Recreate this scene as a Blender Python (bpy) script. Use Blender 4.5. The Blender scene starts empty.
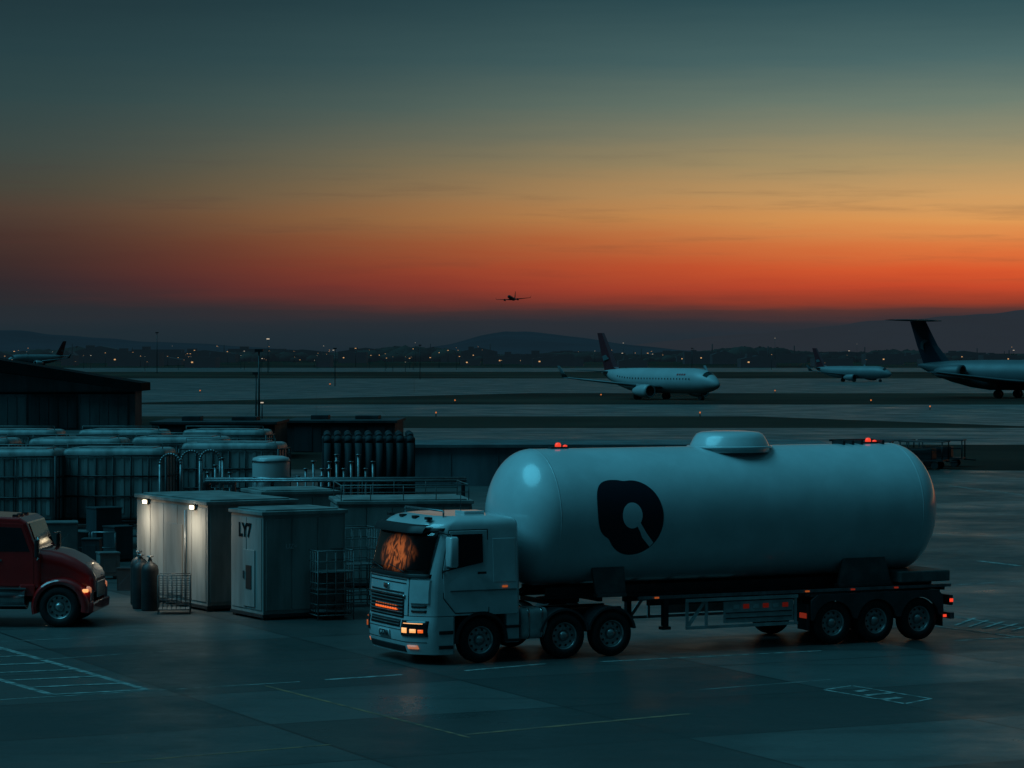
import bpy, math, random
from mathutils import Vector, Matrix
random.seed(7)
R=math.radians
F=2800.0; H=6.8; HY=352.0
sc=bpy.context.scene
def lin(c):
    return tuple(((x/255)/12.92 if x/255<=0.04045 else ((x/255+0.055)/1.055)**2.4) for x in c)
def G(px,py,z=0.0):
    d=F*(H-z)/(py-HY); return Vector(((px-512)/F*d,d,z))
def XD(px,d): return (px-512)/F*d
# ---------------------------------------------------------------- camera
cam=bpy.data.cameras.new("camera"); co=bpy.data.objects.new("camera",cam); sc.collection.objects.link(co)
co.location=(0,0,H); co.rotation_euler=(R(90),0,0); cam.sensor_width=36; cam.lens=36*F/1024
cam.shift_y=-(384-HY)/1024; cam.clip_start=0.5; cam.clip_end=40000; sc.camera=co
sc.view_settings.view_transform='Standard'; sc.view_settings.look='None'; sc.view_settings.exposure=0
# ---------------------------------------------------------------- world
w=bpy.data.worlds.new("World"); sc.world=w; w.use_nodes=True; nt=w.node_tree; nt.nodes.clear()
N=nt.nodes.new; Lk=nt.links.new
def math_(op,a,b=None,c=None,clamp=False,tree=None):
    n=(tree or nt).nodes.new("ShaderNodeMath"); n.operation=op; n.use_clamp=clamp
    for i,v in enumerate((a,b,c)):
        if v is None: continue
        if isinstance(v,(int,float)): n.inputs[i].default_value=v
        else: (tree or nt).links.new(v,n.inputs[i])
    return n.outputs[0]
def ss(v,a,b,tree=None):
    n=(tree or nt).nodes.new("ShaderNodeMapRange"); n.interpolation_type='SMOOTHSTEP'
    n.inputs[1].default_value=a; n.inputs[2].default_value=b
    (tree or nt).links.new(v,n.inputs[0]); return n.outputs[0]
def mixc(f,a,b,tree=None,blend='MIX'):
    t=tree or nt
    n=t.nodes.new("ShaderNodeMix"); n.data_type='RGBA'; n.blend_type=blend
    for s,v in ((n.inputs[0],f),(n.inputs[6],a),(n.inputs[7],b)):
        if isinstance(v,(int,float)): s.default_value=v
        elif isinstance(v,tuple): s.default_value=(*v[:3],1)
        else: t.links.new(v,s)
    return n.outputs[2]
def ramp(v,stops,tree=None,interp='LINEAR'):
    t=tree or nt
    n=t.nodes.new("ShaderNodeValToRGB"); cr=n.color_ramp; cr.interpolation=interp
    while len(cr.elements)>1: cr.elements.remove(cr.elements[0])
    cr.elements[0].position=stops[0][0]; cr.elements[0].color=(*stops[0][1],1)
    for p,c in stops[1:]:
        e=cr.elements.new(p); e.color=(*c,1)
    t.links.new(v,n.inputs[0]); return n.outputs[0]
tc=N("ShaderNodeTexCoord"); sx=N("ShaderNodeSeparateXYZ"); Lk(tc.outputs['Generated'],sx.inputs[0])
X,Y,Z=sx.outputs
hyp=math_('SQRT',math_('ADD',math_('MULTIPLY',X,X),math_('ADD',math_('MULTIPLY',Y,Y),1e-6)))
te=math_('DIVIDE',Z,hyp)
ax=math_('DIVIDE',X,hyp); ay=math_('DIVIDE',Y,hyp)
cmb=N("ShaderNodeCombineXYZ"); Lk(math_('MULTIPLY',ax,13),cmb.inputs[0]); Lk(math_('MULTIPLY',ay,3),cmb.inputs[1]); Lk(math_('MULTIPLY',te,190),cmb.inputs[2])
nz=N("ShaderNodeTexNoise"); nz.inputs['Scale'].default_value=1.0; nz.inputs['Detail'].default_value=7; nz.inputs['Roughness'].default_value=0.6; Lk(cmb.outputs[0],nz.inputs['Vector'])
cmb2=N("ShaderNodeCombineXYZ"); Lk(math_('MULTIPLY',ax,3.5),cmb2.inputs[0]); Lk(ay,cmb2.inputs[1]); Lk(math_('MULTIPLY',te,26),cmb2.inputs[2])
nz2=N("ShaderNodeTexNoise"); nz2.inputs['Scale'].default_value=1.3; nz2.inputs['Detail'].default_value=4; Lk(cmb2.outputs[0],nz2.inputs['Vector'])
t0=math_('DIVIDE',te,352/F)
t1=math_('ADD',t0,math_('MULTIPLY',math_('SUBTRACT',nz2.outputs[0],0.5),0.07))
t1=math_('ADD',t1,math_('MULTIPLY',math_('SUBTRACT',nz.outputs[0],0.5),0.05))
def rw(l,k=1.0): return [((352-y)/352,tuple(q*k for q in lin(c))) for y,c in l]
right=rw([(352,(32,46,56)),(335,(38,47,56)),(320,(48,47,53)),(308,(88,52,48)),(298,(150,60,42)),(284,(198,73,43)),(268,(218,90,47)),(245,(222,120,63)),(218,(224,154,86)),(195,(206,158,100)),(165,(172,150,107)),(135,(140,138,112)),(105,(112,127,113)),(60,(76,105,105)),(0,(48,80,86))])
left=rw([(352,(26,42,51)),(335,(31,45,53)),(318,(38,46,53)),(300,(40,44,49)),(285,(47,42,46)),(262,(60,45,44)),(238,(70,51,46)),(210,(78,63,54)),(185,(70,70,61)),(150,(60,73,70)),(100,(48,71,73)),(50,(40,65,70)),(0,(34,57,63))],0.95)
cr_=ramp(t1,right); cl_=ramp(t1,left)
vis=mixc(ss(ax,-0.20,0.20),cl_,cr_)
band=math_('MULTIPLY',ss(nz.outputs[0],0.50,0.76),math_('MULTIPLY',ss(t0,0.10,0.2),math_('SUBTRACT',1.0,ss(t0,0.42,0.66))))
vis=mixc(math_('MULTIPLY',band,0.26),vis,lin((80,46,46)))
back=mixc(ss(te,0.0,0.4),lin((6,13,18)),lin((12,32,40)))
sky=mixc(ss(ay,-0.1,0.85),back,vis)
up=mixc(ss(ay,-0.6,0.8),(0.006,0.042,0.060),(0.008,0.042,0.057))
sky=mixc(ss(te,0.13,0.9),sky,up)
sky=mixc(ss(te,0.9,4.0),sky,(0.022,0.17,0.23))
bg=N("ShaderNodeBackground"); out=N("ShaderNodeOutputWorld"); Lk(sky,bg.inputs[0]); bg.inputs[1].default_value=1.0; Lk(bg.outputs[0],out.inputs[0])
sd=bpy.data.lights.new("sun","SUN"); sd.energy=1.45; sd.angle=R(40); sd.color=(0.12,0.72,1.0)
so=bpy.data.objects.new("sun",sd); sc.collection.objects.link(so)
so.rotation_euler=Vector((-0.56,-0.13,0.82)).to_track_quat('Z','Y').to_euler()
# ---------------------------------------------------------------- materials
def mat(name,c,rough=0.5,metal=0.0,var=0.15,nscale=3.0,bump=0.0,em=None,ems=0,coat=0,streak=False,c2=None,spec=0.5,crough=0.03):
    m=bpy.data.materials.new(name); m.use_nodes=True; t=m.node_tree; b=t.nodes["Principled BSDF"]
    tc=t.nodes.new("ShaderNodeTexCoord"); mp=t.nodes.new("ShaderNodeMapping"); t.links.new(tc.outputs['Object'],mp.inputs[0])
    if streak: mp.inputs['Scale'].default_value=(1,1,0.18)
    n=t.nodes.new("ShaderNodeTexNoise"); n.inputs['Scale'].default_value=nscale; n.inputs['Detail'].default_value=6; n.inputs['Roughness'].default_value=0.6
    t.links.new(mp.outputs[0],n.inputs['Vector'])
    dark=c2 or tuple(x*(1-2*var) for x in c)
    f=ss(n.outputs[0],0.35,0.68,t)
    t.links.new(mixc(f,dark,tuple(c),t),b.inputs['Base Color'])
    mr=t.nodes.new("ShaderNodeMapRange"); mr.inputs[3].default_value=min(1,rough+0.12); mr.inputs[4].default_value=max(0.02,rough-0.06)
    t.links.new(n.outputs[0],mr.inputs[0]); t.links.new(mr.outputs[0],b.inputs['Roughness'])
    b.inputs['Metallic'].default_value=metal; b.inputs['Specular IOR Level'].default_value=spec
    if coat: b.inputs['Coat Weight'].default_value=coat; b.inputs['Coat Roughness'].default_value=crough
    if bump:
        n2=t.nodes.new("ShaderNodeTexNoise"); n2.inputs['Scale'].default_value=nscale*8; t.links.new(tc.outputs['Object'],n2.inputs['Vector'])
        bp=t.nodes.new("ShaderNodeBump"); bp.inputs['Strength'].default_value=bump; bp.inputs['Distance'].default_value=0.02
        t.links.new(n2.outputs[0],bp.inputs['Height']); t.links.new(bp.outputs[0],b.inputs['Normal'])
    if em: b.inputs['Emission Color'].default_value=(*em,1); b.inputs['Emission Strength'].default_value=ems
    return m
def concrete(name,c,slab,rot,rough=0.5,contrast=0.35,jw=0.012,stain=0.6,spec=0.35):
    m=bpy.data.materials.new(name); m.use_nodes=True; t=m.node_tree; b=t.nodes["Principled BSDF"]
    tc=t.nodes.new("ShaderNodeTexCoord"); mp=t.nodes.new("ShaderNodeMapping"); t.links.new(tc.outputs['Object'],mp.inputs[0])
    mp.inputs['Rotation'].default_value=(0,0,rot)
    br=t.nodes.new("ShaderNodeTexBrick"); t.links.new(mp.outputs[0],br.inputs['Vector'])
    br.inputs['Scale'].default_value=1.0; br.inputs['Brick Width'].default_value=slab; br.inputs['Row Height'].default_value=slab*0.8
    br.inputs['Mortar Size'].default_value=jw*slab/2; br.inputs['Mortar Smooth'].default_value=0.3; br.offset=0.0
    br.inputs['Color1'].default_value=(*[x*(1+contrast) for x in c],1); br.inputs['Color2'].default_value=(*[x*(1-contrast) for x in c],1)
    br.inputs['Mortar'].default_value=(*[x*0.25 for x in c],1)
    n=t.nodes.new("ShaderNodeTexNoise"); n.inputs['Scale'].default_value=0.16; n.inputs['Detail'].default_value=8; n.inputs['Roughness'].default_value=0.62; t.links.new(tc.outputs['Object'],n.inputs['Vector'])
    n2=t.nodes.new("ShaderNodeTexNoise"); n2.inputs['Scale'].default_value=1.1; n2.inputs['Detail'].default_value=8; n2.inputs['Roughness'].default_value=0.7; t.links.new(tc.outputs['Object'],n2.inputs['Vector'])
    n3=t.nodes.new("ShaderNodeTexNoise"); n3.inputs['Scale'].default_value=30; n3.inputs['Detail'].default_value=3; t.links.new(tc.outputs['Object'],n3.inputs['Vector'])
    col=mixc(math_('MULTIPLY',ss(n.outputs[0],0.38,0.65,t),stain,tree=t),br.outputs[0],tuple(x*0.36 for x in c),t)
    col=mixc(math_('MULTIPLY',ss(n2.outputs[0],0.55,0.75,t),0.5,tree=t),col,tuple(x*0.3 for x in c),t)
    mp2=t.nodes.new("ShaderNodeMapping"); mp2.inputs['Scale'].default_value=(0.02,0.9,1); mp2.inputs['Rotation'].default_value=(0,0,rot*0.6); t.links.new(tc.outputs['Object'],mp2.inputs[0])
    n4=t.nodes.new("ShaderNodeTexNoise"); n4.inputs['Scale'].default_value=1; n4.inputs['Detail'].default_value=3; t.links.new(mp2.outputs[0],n4.inputs['Vector'])
    col=mixc(math_('MULTIPLY',ss(n4.outputs[0],0.54,0.72,t),0.55,tree=t),col,tuple(x*0.3 for x in c),t)
    t.links.new(col,b.inputs['Base Color'])
    r=math_('ADD',math_('MULTIPLY',n.outputs[0],0.9,tree=t),rough-0.47,tree=t)
    r=math_('ADD',r,math_('MULTIPLY',math_('SUBTRACT',n2.outputs[0],0.5,tree=t),0.35,tree=t),tree=t)
    t.links.new(math_('MAXIMUM',r,0.2,tree=t),b.inputs['Roughness']); b.inputs['Specular IOR Level'].default_value=spec
    bp=t.nodes.new("ShaderNodeBump"); bp.inputs['Strength'].default_value=0.25; bp.inputs['Distance'].default_value=0.01
    t.links.new(n3.outputs[0],bp.inputs['Height']); t.links.new(bp.outputs[0],b.inputs['Normal'])
    return m
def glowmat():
    # amber windscreen reflections, painted as noise-patterned emission
    m=bpy.data.materials.new("painted_amber_reflection"); m.use_nodes=True; t=m.node_tree; b=t.nodes["Principled BSDF"]
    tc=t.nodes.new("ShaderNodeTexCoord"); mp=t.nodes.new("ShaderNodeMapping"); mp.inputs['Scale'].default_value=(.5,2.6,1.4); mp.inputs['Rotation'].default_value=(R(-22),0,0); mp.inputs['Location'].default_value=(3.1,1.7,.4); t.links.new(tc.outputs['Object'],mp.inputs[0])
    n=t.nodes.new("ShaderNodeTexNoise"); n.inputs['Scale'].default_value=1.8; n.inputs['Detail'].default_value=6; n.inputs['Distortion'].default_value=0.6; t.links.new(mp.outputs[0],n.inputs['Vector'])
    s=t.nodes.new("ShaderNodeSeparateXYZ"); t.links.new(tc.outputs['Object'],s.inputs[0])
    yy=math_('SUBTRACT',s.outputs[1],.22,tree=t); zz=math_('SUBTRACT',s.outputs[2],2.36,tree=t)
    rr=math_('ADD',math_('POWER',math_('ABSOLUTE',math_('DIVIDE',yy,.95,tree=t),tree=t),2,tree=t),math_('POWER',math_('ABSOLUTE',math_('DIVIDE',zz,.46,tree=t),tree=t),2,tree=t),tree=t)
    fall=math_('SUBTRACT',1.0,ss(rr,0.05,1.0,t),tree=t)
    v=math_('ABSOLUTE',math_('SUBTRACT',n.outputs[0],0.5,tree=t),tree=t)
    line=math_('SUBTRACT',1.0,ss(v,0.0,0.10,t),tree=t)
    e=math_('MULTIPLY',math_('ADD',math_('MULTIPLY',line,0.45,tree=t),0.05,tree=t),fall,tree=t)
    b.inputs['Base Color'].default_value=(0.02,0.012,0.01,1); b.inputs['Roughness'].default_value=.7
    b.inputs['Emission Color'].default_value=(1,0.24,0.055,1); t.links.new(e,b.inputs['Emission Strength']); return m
def wglass():
    m=bpy.data.materials.new("windscreen_glass"); m.use_nodes=True; t=m.node_tree; t.nodes.clear()
    o=t.nodes.new("ShaderNodeOutputMaterial"); a=t.nodes.new("ShaderNodeBsdfTransparent"); a.inputs[0].default_value=(0.75,0.78,0.78,1)
    g=t.nodes.new("ShaderNodeBsdfGlossy"); g.inputs['Roughness'].default_value=0.05; mx=t.nodes.new("ShaderNodeMixShader")
    fr=t.nodes.new("ShaderNodeFresnel"); fr.inputs[0].default_value=1.5
    n=t.nodes.new("ShaderNodeTexNoise"); n.inputs['Scale'].default_value=4
    t.links.new(math_('ADD',fr.outputs[0],math_('MULTIPLY',n.outputs[0],0.04,tree=t),tree=t),mx.inputs[0])
    t.links.new(a.outputs[0],mx.inputs[1]); t.links.new(g.outputs[0],mx.inputs[2]); t.links.new(mx.outputs[0],o.inputs[0]); return m
M={}
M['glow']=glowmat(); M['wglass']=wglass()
M['white']=mat("white_paint",(0.50,0.52,0.52),0.36,var=0.10,nscale=1.2,streak=True,coat=0.2)
M['tankw']=mat("tank_white_paint",(0.58,0.66,0.68),0.36,var=0.08,nscale=0.8,coat=0.9,crough=.16)
M['cab']=mat("cab_white_paint",(0.56,0.62,0.63),0.32,var=0.10,nscale=1.5,coat=0.8,crough=.10)
M['navy']=mat("navy_paint",(0.008,0.011,0.022),0.55,var=0.1,spec=.3)
M['black']=mat("black_plastic",(0.015,0.016,0.018),0.5,var=0.2)
M['ink']=mat("matt_dark_lettering",(0.022,0.024,0.026),0.9,var=0.3,spec=0.05)
M['rubber']=mat("tyre_rubber",(0.012,0.012,0.013),0.75,var=0.2,nscale=8)
M['steel']=mat("galvanised_steel",(0.26,0.28,0.29),0.42,metal=0.8,var=0.2,nscale=4)
M['rim']=mat("alloy_rim",(0.5,0.5,0.5),0.3,metal=0.85,var=0.15,nscale=6)
M['frame']=mat("dark_frame_steel",(0.030,0.034,0.037),0.5,metal=0.3,var=0.2)
M['fend']=mat("dark_fender_plastic",(0.045,0.052,0.056),0.4,var=0.2)
M['saddle']=mat("saddle_grey_paint",(0.13,0.14,0.14),0.45,var=0.2)
M['palebox']=mat("pale_box_paint",(0.45,0.47,0.47),0.45,var=0.2,nscale=2)
M['redm']=mat("red_reflective_marking",(0.45,0.02,0.015),0.4,var=0.1,em=(1,.05,.02),ems=.05)
M['glass']=mat("dark_glass",(0.01,0.015,0.018),0.06,var=0.1)
M['orange']=mat("orange_lamp",(0.6,0.15,0.02),0.3,em=(1,0.14,0.02),ems=0.9)
M['rwl']=mat("runway_amber_lamp",(0.6,0.15,0.02),0.3,em=(1,0.25,0.05),ems=0.6)
M['orange_dim']=mat("amber_glow",(0.4,0.08,0.02),0.4,em=(1,0.2,0.04),ems=0.28)
M['redl']=mat("red_lamp",(0.6,0.03,0.02),0.3,em=(1,0.06,0.025),ems=0.9)
M['redl_dim']=mat("red_reflector",(0.4,0.03,0.02),0.3,em=(1,0.08,0.03),ems=0.15)
M['headl']=mat("headlamp_glow",(0.8,0.5,0.3),0.2,em=(1,0.42,0.13),ems=1.15)
M['headd']=mat("headlamp_dim",(0.5,0.4,0.35),0.15,em=(1,0.3,0.12),ems=0.35)
M['lampw']=mat("warm_white_lamp",(0.9,0.85,0.7),0.3,em=(1,0.80,0.50),ems=5)
M['farlamp']=mat("distant_warm_lamp",(0.9,0.6,0.3),0.3,em=(1,0.5,0.2),ems=0.7)
M['farlampw']=mat("distant_white_lamp",(0.9,0.8,0.7),0.3,em=(1,0.78,0.55),ems=0.55)
M['red']=mat("red_truck_paint",(0.56,0.010,0.010),0.18,var=0.10,nscale=2,coat=1.0)
M['chrome']=mat("chrome",(0.5,0.5,0.5),0.15,metal=1,var=0.1)
M['cabinet']=mat("cabinet_grey_paint",(0.27,0.275,0.265),0.5,var=0.22,nscale=1.6,streak=True,bump=0.05)
M['cabinet2']=mat("cabinet_trim",(0.15,0.16,0.16),0.5,var=0.16,nscale=2)
M['poly']=mat("pale_tank_plastic",(0.30,0.33,0.33),0.45,var=0.32,nscale=1.3,streak=True)
M['cont']=mat("dark_container_paint",(0.03,0.045,0.052),0.55,var=0.25,nscale=1.2,streak=True)
M['duct']=mat("dark_duct_paint",(0.030,0.040,0.045),0.7,var=0.25,nscale=1.2,streak=True,spec=.25)
M['bldg']=mat("dark_building_wall",(0.045,0.054,0.058),0.7,var=0.25,nscale=0.8,streak=True,spec=.3)
M['wallb']=mat("blue_grey_low_wall",(0.17,0.20,0.22),0.7,var=0.25,nscale=0.5,streak=True,spec=.3)
M['bldg2']=mat("grey_building_panel",(0.13,0.145,0.15),0.75,var=0.2,nscale=0.6,streak=True,spec=0.2)
M['farb']=mat("hazy_distant_building",(0.03,0.035,0.038),0.9,var=0.3,nscale=0.05,em=lin((15,26,32)),ems=.85,spec=0.1)  # faint emission puts distance haze into the colour
M['roof']=mat("dark_roof",(0.010,0.011,0.012),0.9,var=0.2,nscale=0.5,spec=0.1)
M['air']=mat("aircraft_white",(0.36,0.39,0.40),0.4,var=0.08,nscale=0.3)
M['airgrey']=mat("aircraft_grey",(0.17,0.19,0.20),0.45,var=0.1,nscale=0.3)
M['airdk']=mat("aircraft_dusky_grey",(0.11,0.125,0.135),0.45,var=0.1,nscale=0.3)
M['airdark']=mat("aircraft_dark",(0.015,0.018,0.02),0.5,var=0.1,nscale=0.3)
M['airnavy']=mat("aircraft_navy_tail",(0.012,0.018,0.035),0.45,var=0.1,nscale=0.3)
M['airred']=mat("aircraft_maroon_tail",(0.12,0.014,0.022),0.45,var=0.1,nscale=0.3)
M['airred2']=mat("airline_red_marking",(0.36,0.03,0.03),0.45,var=0.1,nscale=0.3)
M['grass']=mat("dark_airfield_grass",(0.050,0.038,0.028),0.95,var=0.40,nscale=0.012,spec=0.1)
M['apron']=concrete("apron_concrete",(0.070,0.075,0.073),6.0,R(-25.5),0.45,contrast=0.48,jw=0.014,spec=.5)
M['taxi']=concrete("taxiway_concrete",(0.10,0.105,0.105),7.5,R(-4),0.46,contrast=0.15,spec=0.42)
M['runway']=concrete("runway_asphalt",(0.085,0.09,0.09),20,R(-2),0.48,contrast=0.1,spec=0.4)
M['line']=mat("worn_white_road_paint",(0.38,0.39,0.37),0.6,var=0.3,nscale=3.5,c2=(0.10,0.105,0.10))
M['liney']=mat("worn_orange_road_paint_and_glint",(0.38,0.17,0.08),0.6,var=0.3,nscale=3,c2=(0.11,0.07,0.055))  # taxiway paint, also the warm reflection painted along slab joints
M['tree']=mat("hazy_foliage",(0.02,0.028,0.022),0.9,var=0.4,nscale=0.05,spec=0.1,em=lin((14,24,30)),ems=.85)  # aerial haze over the trees, added as weak emission
M['hill']=mat("hazy_hill",(0.015,0.022,0.026),1.0,var=0.2,nscale=0.002,em=lin((19,33,42)),ems=0.85,spec=0)  # bluish emission stands in for airlight in front of the hills
M['hillr']=mat("hazy_ridge",(0.008,0.010,0.012),1.0,var=0.2,nscale=0.002,em=lin((42,47,54)),ems=0.85,spec=0)  # haze over the ridge painted in as emission
# ---------------------------------------------------------------- mesh builder
class MB:
    def __init__(s): s.v=[];s.f=[];s.m=[];s.sm=[];s.M=Matrix.Identity(4)
    def add(s,vs,fs,mi=0,sm=False):
        o=len(s.v); s.v+=[s.M@Vector(v) for v in vs]
        for f in fs: s.f.append([i+o for i in f]); s.m.append(mi); s.sm.append(sm)
        return s
    def box(s,x0,x1,y0,y1,z0,z1,mi=0):
        return s.add([(x,y,z) for x in (x0,x1) for y in (y0,y1) for z in (z0,z1)],[(0,1,3,2),(4,6,7,5),(0,4,5,1),(2,3,7,6),(0,2,6,4),(1,5,7,3)],mi)
    def cyl(s,p0,p1,r0,r1=None,n=12,mi=0,caps=True):
        r1=r0 if r1 is None else r1; p0=Vector(p0);p1=Vector(p1); d=(p1-p0).normalized()
        a=d.orthogonal().normalized(); b=d.cross(a); vs=[]
        for p,r in((p0,r0),(p1,r1)):
            for i in range(n):
                t=2*math.pi*i/n; vs.append(p+a*math.cos(t)*r+b*math.sin(t)*r)
        s.add(vs,[(i,(i+1)%n,n+(i+1)%n,n+i) for i in range(n)],mi,True)
        if caps: s.add(vs,[list(range(n))[::-1],list(range(n,2*n))],mi)
        return s
    def path(s,pts,r,n=8,mi=0):
        for a,b in zip(pts[:-1],pts[1:]): s.cyl(a,b,r,n=n,mi=mi)
        return s
    def rev(s,prof,o=(0,0,0),axis='y',n=32,mi=0,sm=True):
        vs=[];o=Vector(o)
        for r,h in prof:
            for i in range(n):
                t=2*math.pi*i/n; c,q=r*math.cos(t),r*math.sin(t)
                vs.append(o+Vector({'x':(h,c,q),'y':(c,h,q),'z':(c,q,h)}[axis]))
        fs=[(j*n+i,j*n+(i+1)%n,(j+1)*n+(i+1)%n,(j+1)*n+i) for j in range(len(prof)-1) for i in range(n)]
        return s.add(vs,fs,mi,sm)
    def loft(s,secs,mi=0,sm=True,cap=True,closed=True):
        n=len(secs[0]); vs=[p for q in secs for p in q]
        k=n if closed else n-1
        s.add(vs,[(j*n+i,j*n+(i+1)%n,(j+1)*n+(i+1)%n,(j+1)*n+i) for j in range(len(secs)-1) for i in range(k)],mi,sm)
        if cap: s.add(secs[0],[list(range(n))[::-1]],mi); s.add(secs[-1],[list(range(n))],mi)
        return s
    def prism(s,poly,y0,y1,mi=0):
        return s.loft([[(x,y0,z) for x,z in poly],[(x,y1,z) for x,z in poly]],mi,False)
    def obj(s,name,mats,parent=None,bevel=0,loc=None,rot=0,sharp=None,**pr):
        me=bpy.data.meshes.new(name); me.from_pydata([tuple(v) for v in s.v],[],s.f)
        for m in (mats if isinstance(mats,list) else [mats]): me.materials.append(M[m])
        for p,mi,sm in zip(me.polygons,s.m,s.sm): p.material_index=mi; p.use_smooth=sm
        import bmesh; bm=bmesh.new(); bm.from_mesh(me); bmesh.ops.remove_doubles(bm,verts=bm.verts,dist=1e-5); bmesh.ops.recalc_face_normals(bm,faces=bm.faces)
        if sharp:
            for e_ in bm.edges:
                if len(e_.link_faces)==2 and e_.calc_face_angle(0)>R(sharp): e_.smooth=False
        bm.to_mesh(me); bm.free()
        o=bpy.data.objects.new(name,me); sc.collection.objects.link(o)
        if parent: o.parent=parent
        if loc is not None: o.location=loc
        o.rotation_euler[2]=rot
        if bevel:
            b=o.modifiers.new("bevel",'BEVEL'); b.width=bevel; b.segments=2; b.limit_method='ANGLE'; b.angle_limit=R(40)
        for k,v in pr.items(): o[k]=v
        return o
def empty(name,loc,rot=0,parent=None,**pr):
    o=bpy.data.objects.new(name,None); sc.collection.objects.link(o); o.location=loc; o.rotation_euler[2]=rot; o.empty_display_size=0.3
    if parent: o.parent=parent
    for k,v in pr.items(): o[k]=v
    return o
def copy_tree(o,loc=None,rot=None,parent=None,**pr):
    c=o.copy(); sc.collection.objects.link(c)
    if parent is not None: c.parent=parent
    if loc is not None: c.location=loc
    if rot is not None: c.rotation_euler[2]=rot
    for k,v in pr.items(): c[k]=v
    for ch in list(o.children): copy_tree(ch,parent=c)
    return c
def rrect(hy,hz,r,n=5):
    pts=[]
    for cx,cz,a0 in ((hy-r,hz-r,0),(-hy+r,hz-r,90),(-hy+r,-hz+r,180),(hy-r,-hz+r,270)):
        for i in range(n+1):
            a=R(a0+90*i/n); pts.append((cx+r*math.cos(a),cz+r*math.sin(a)))
    return pts
def text(s,size,name,m,parent,loc,rot,depth=0.003,bold=0.0):
    cu=bpy.data.curves.new("t",'FONT'); cu.body=s; cu.size=size; cu.extrude=depth; cu.offset=bold; cu.align_x='CENTER'; cu.align_y='CENTER'
    t=bpy.data.objects.new("t",cu); sc.collection.objects.link(t); dg=bpy.context.evaluated_depsgraph_get()
    me=bpy.data.meshes.new_from_object(t.evaluated_get(dg)); bpy.data.objects.remove(t)
    me.materials.clear(); me.materials.append(M[m])
    o=bpy.data.objects.new(name,me); sc.collection.objects.link(o); o.parent=parent; o.location=loc; o.rotation_euler=rot; return o
def interp(tab,z):
    if z<=tab[0][0]: return tab[0][1]
    for (a,b),(c,d) in zip(tab[:-1],tab[1:]):
        if z<=c: return b+(d-b)*(z-a)/(c-a)
    return tab[-1][1]
# ---------------------------------------------------------------- ground
def sheet(name,pts,z,m,**pr):
    return MB().add([(x,y,z) for x,y in pts],[tuple(range(len(pts)))]).obj(name,m,**pr)
sheet("ground",[(-15000,-4000),(15000,-4000),(15000,22000),(-15000,22000)],0,'grass',kind="structure")
sheet("apron",[(-300,-200),(300,-200),(300,168),(40,160),(-300,172)],0.004,'apron',kind="structure")
sheet("taxiway",[(-900,196),(900,214),(900,262),(-900,238)],0.004,'taxi',kind="structure")
sheet("taxiway",[(-900,300),(900,292),(900,352),(-900,372)],0.004,'taxi',kind="structure")
sheet("runway",[(-2500,470),(2500,455),(2500,700),(-2500,740)],0.004,'runway',kind="structure")
sheet("taxiway",[(-3000,960),(3000,960),(3000,1200),(-3000,1200)],0.004,'runway',kind="structure")
sheet("taxiway",[(-95,360),(-60,360),(10,474),(-60,476)],0.009,'taxi',kind="structure")
sheet("taxiway",[(60,232),(95,234),(70,305),(20,306)],0.009,'taxi',kind="structure")
def stripe(a,b,wd,m='line',z=0.008):
    a=Vector(a[:2]);b=Vector(b[:2]); n=(b-a).orthogonal().normalized()*wd/2
    sheet("painted_line_or_glint",[tuple(a+n),tuple(a-n),tuple(b-n),tuple(b+n)],z,m,kind="structure")
def gs(p,q,wd=0.14,m='line',z=0.008): stripe(G(*p),G(*q),wd,m,z)
gs((-80,625),(147,690),0.17); gs((-80,657),(52,695),0.17); gs((52,695),(147,690),0.17,z=0.012)
for (a,b) in (((125,683.5),(26,688)),((100,676.5),(2,681)),((76,669.8),(-22,674)),((52,663),(-46,667)),((28,656),(-70,660)),((6,649.5),(-90,653))):
    gs(a,b,0.16,z=0.012)
gs((325,680),(402,675),0.16); gs((465,671),(545,664)); gs((600,662),(822,651)); gs((955,641),(1040,636))
gs((0,700),(300,682),0.07); gs((100,764),(330,745),0.09,'liney'); gs((465,735),(690,714),0.16,'liney')  # last stripe paints a warm reflection along a slab joint
gs((265,686),(470,738),0.09,'liney'); gs((40,660),(215,648),0.06); gs((0,642),(190,633),0.06)  # first stripe: slab joint with the warm reflected tint painted in
gs((930,626),(1040,640),0.1,z=0.012); gs((955,617),(1040,631),0.1,z=0.012)
for i in range(7): gs((955+i*14,632-6+i*1.3),(975+i*14,618.5+i*1.9),0.1,z=0.016)
gs((950,486),(1040,497),0.2); gs((970,515),(1040,514),0.15); gs((978,561),(1020,566),0.25); gs((955,585),(1040,580),0.1)
gs((940,470),(1040,472),0.25); gs((700,690),(830,680),0.05)
gs((824,690),(852,686),0.08);gs((852,686),(931,699),0.08);gs((931,699),(905,704),0.08);gs((905,704),(824,690),0.08)
gs((856,692),(868,690.5),0.2,z=0.012);gs((866,696),(893,693),0.18,z=0.012);gs((880,700),(900,698),0.22,z=0.012)
stripe((-900,334),(900,322),0.5,'liney',.014); stripe((-900,217),(900,238),0.4,'liney',.014); stripe((-1500,630),(1500,610),0.9,z=.014)
stripe((-900,199),(900,217),0.3,z=.014); stripe((-900,368),(900,348),0.4,z=.014)
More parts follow.
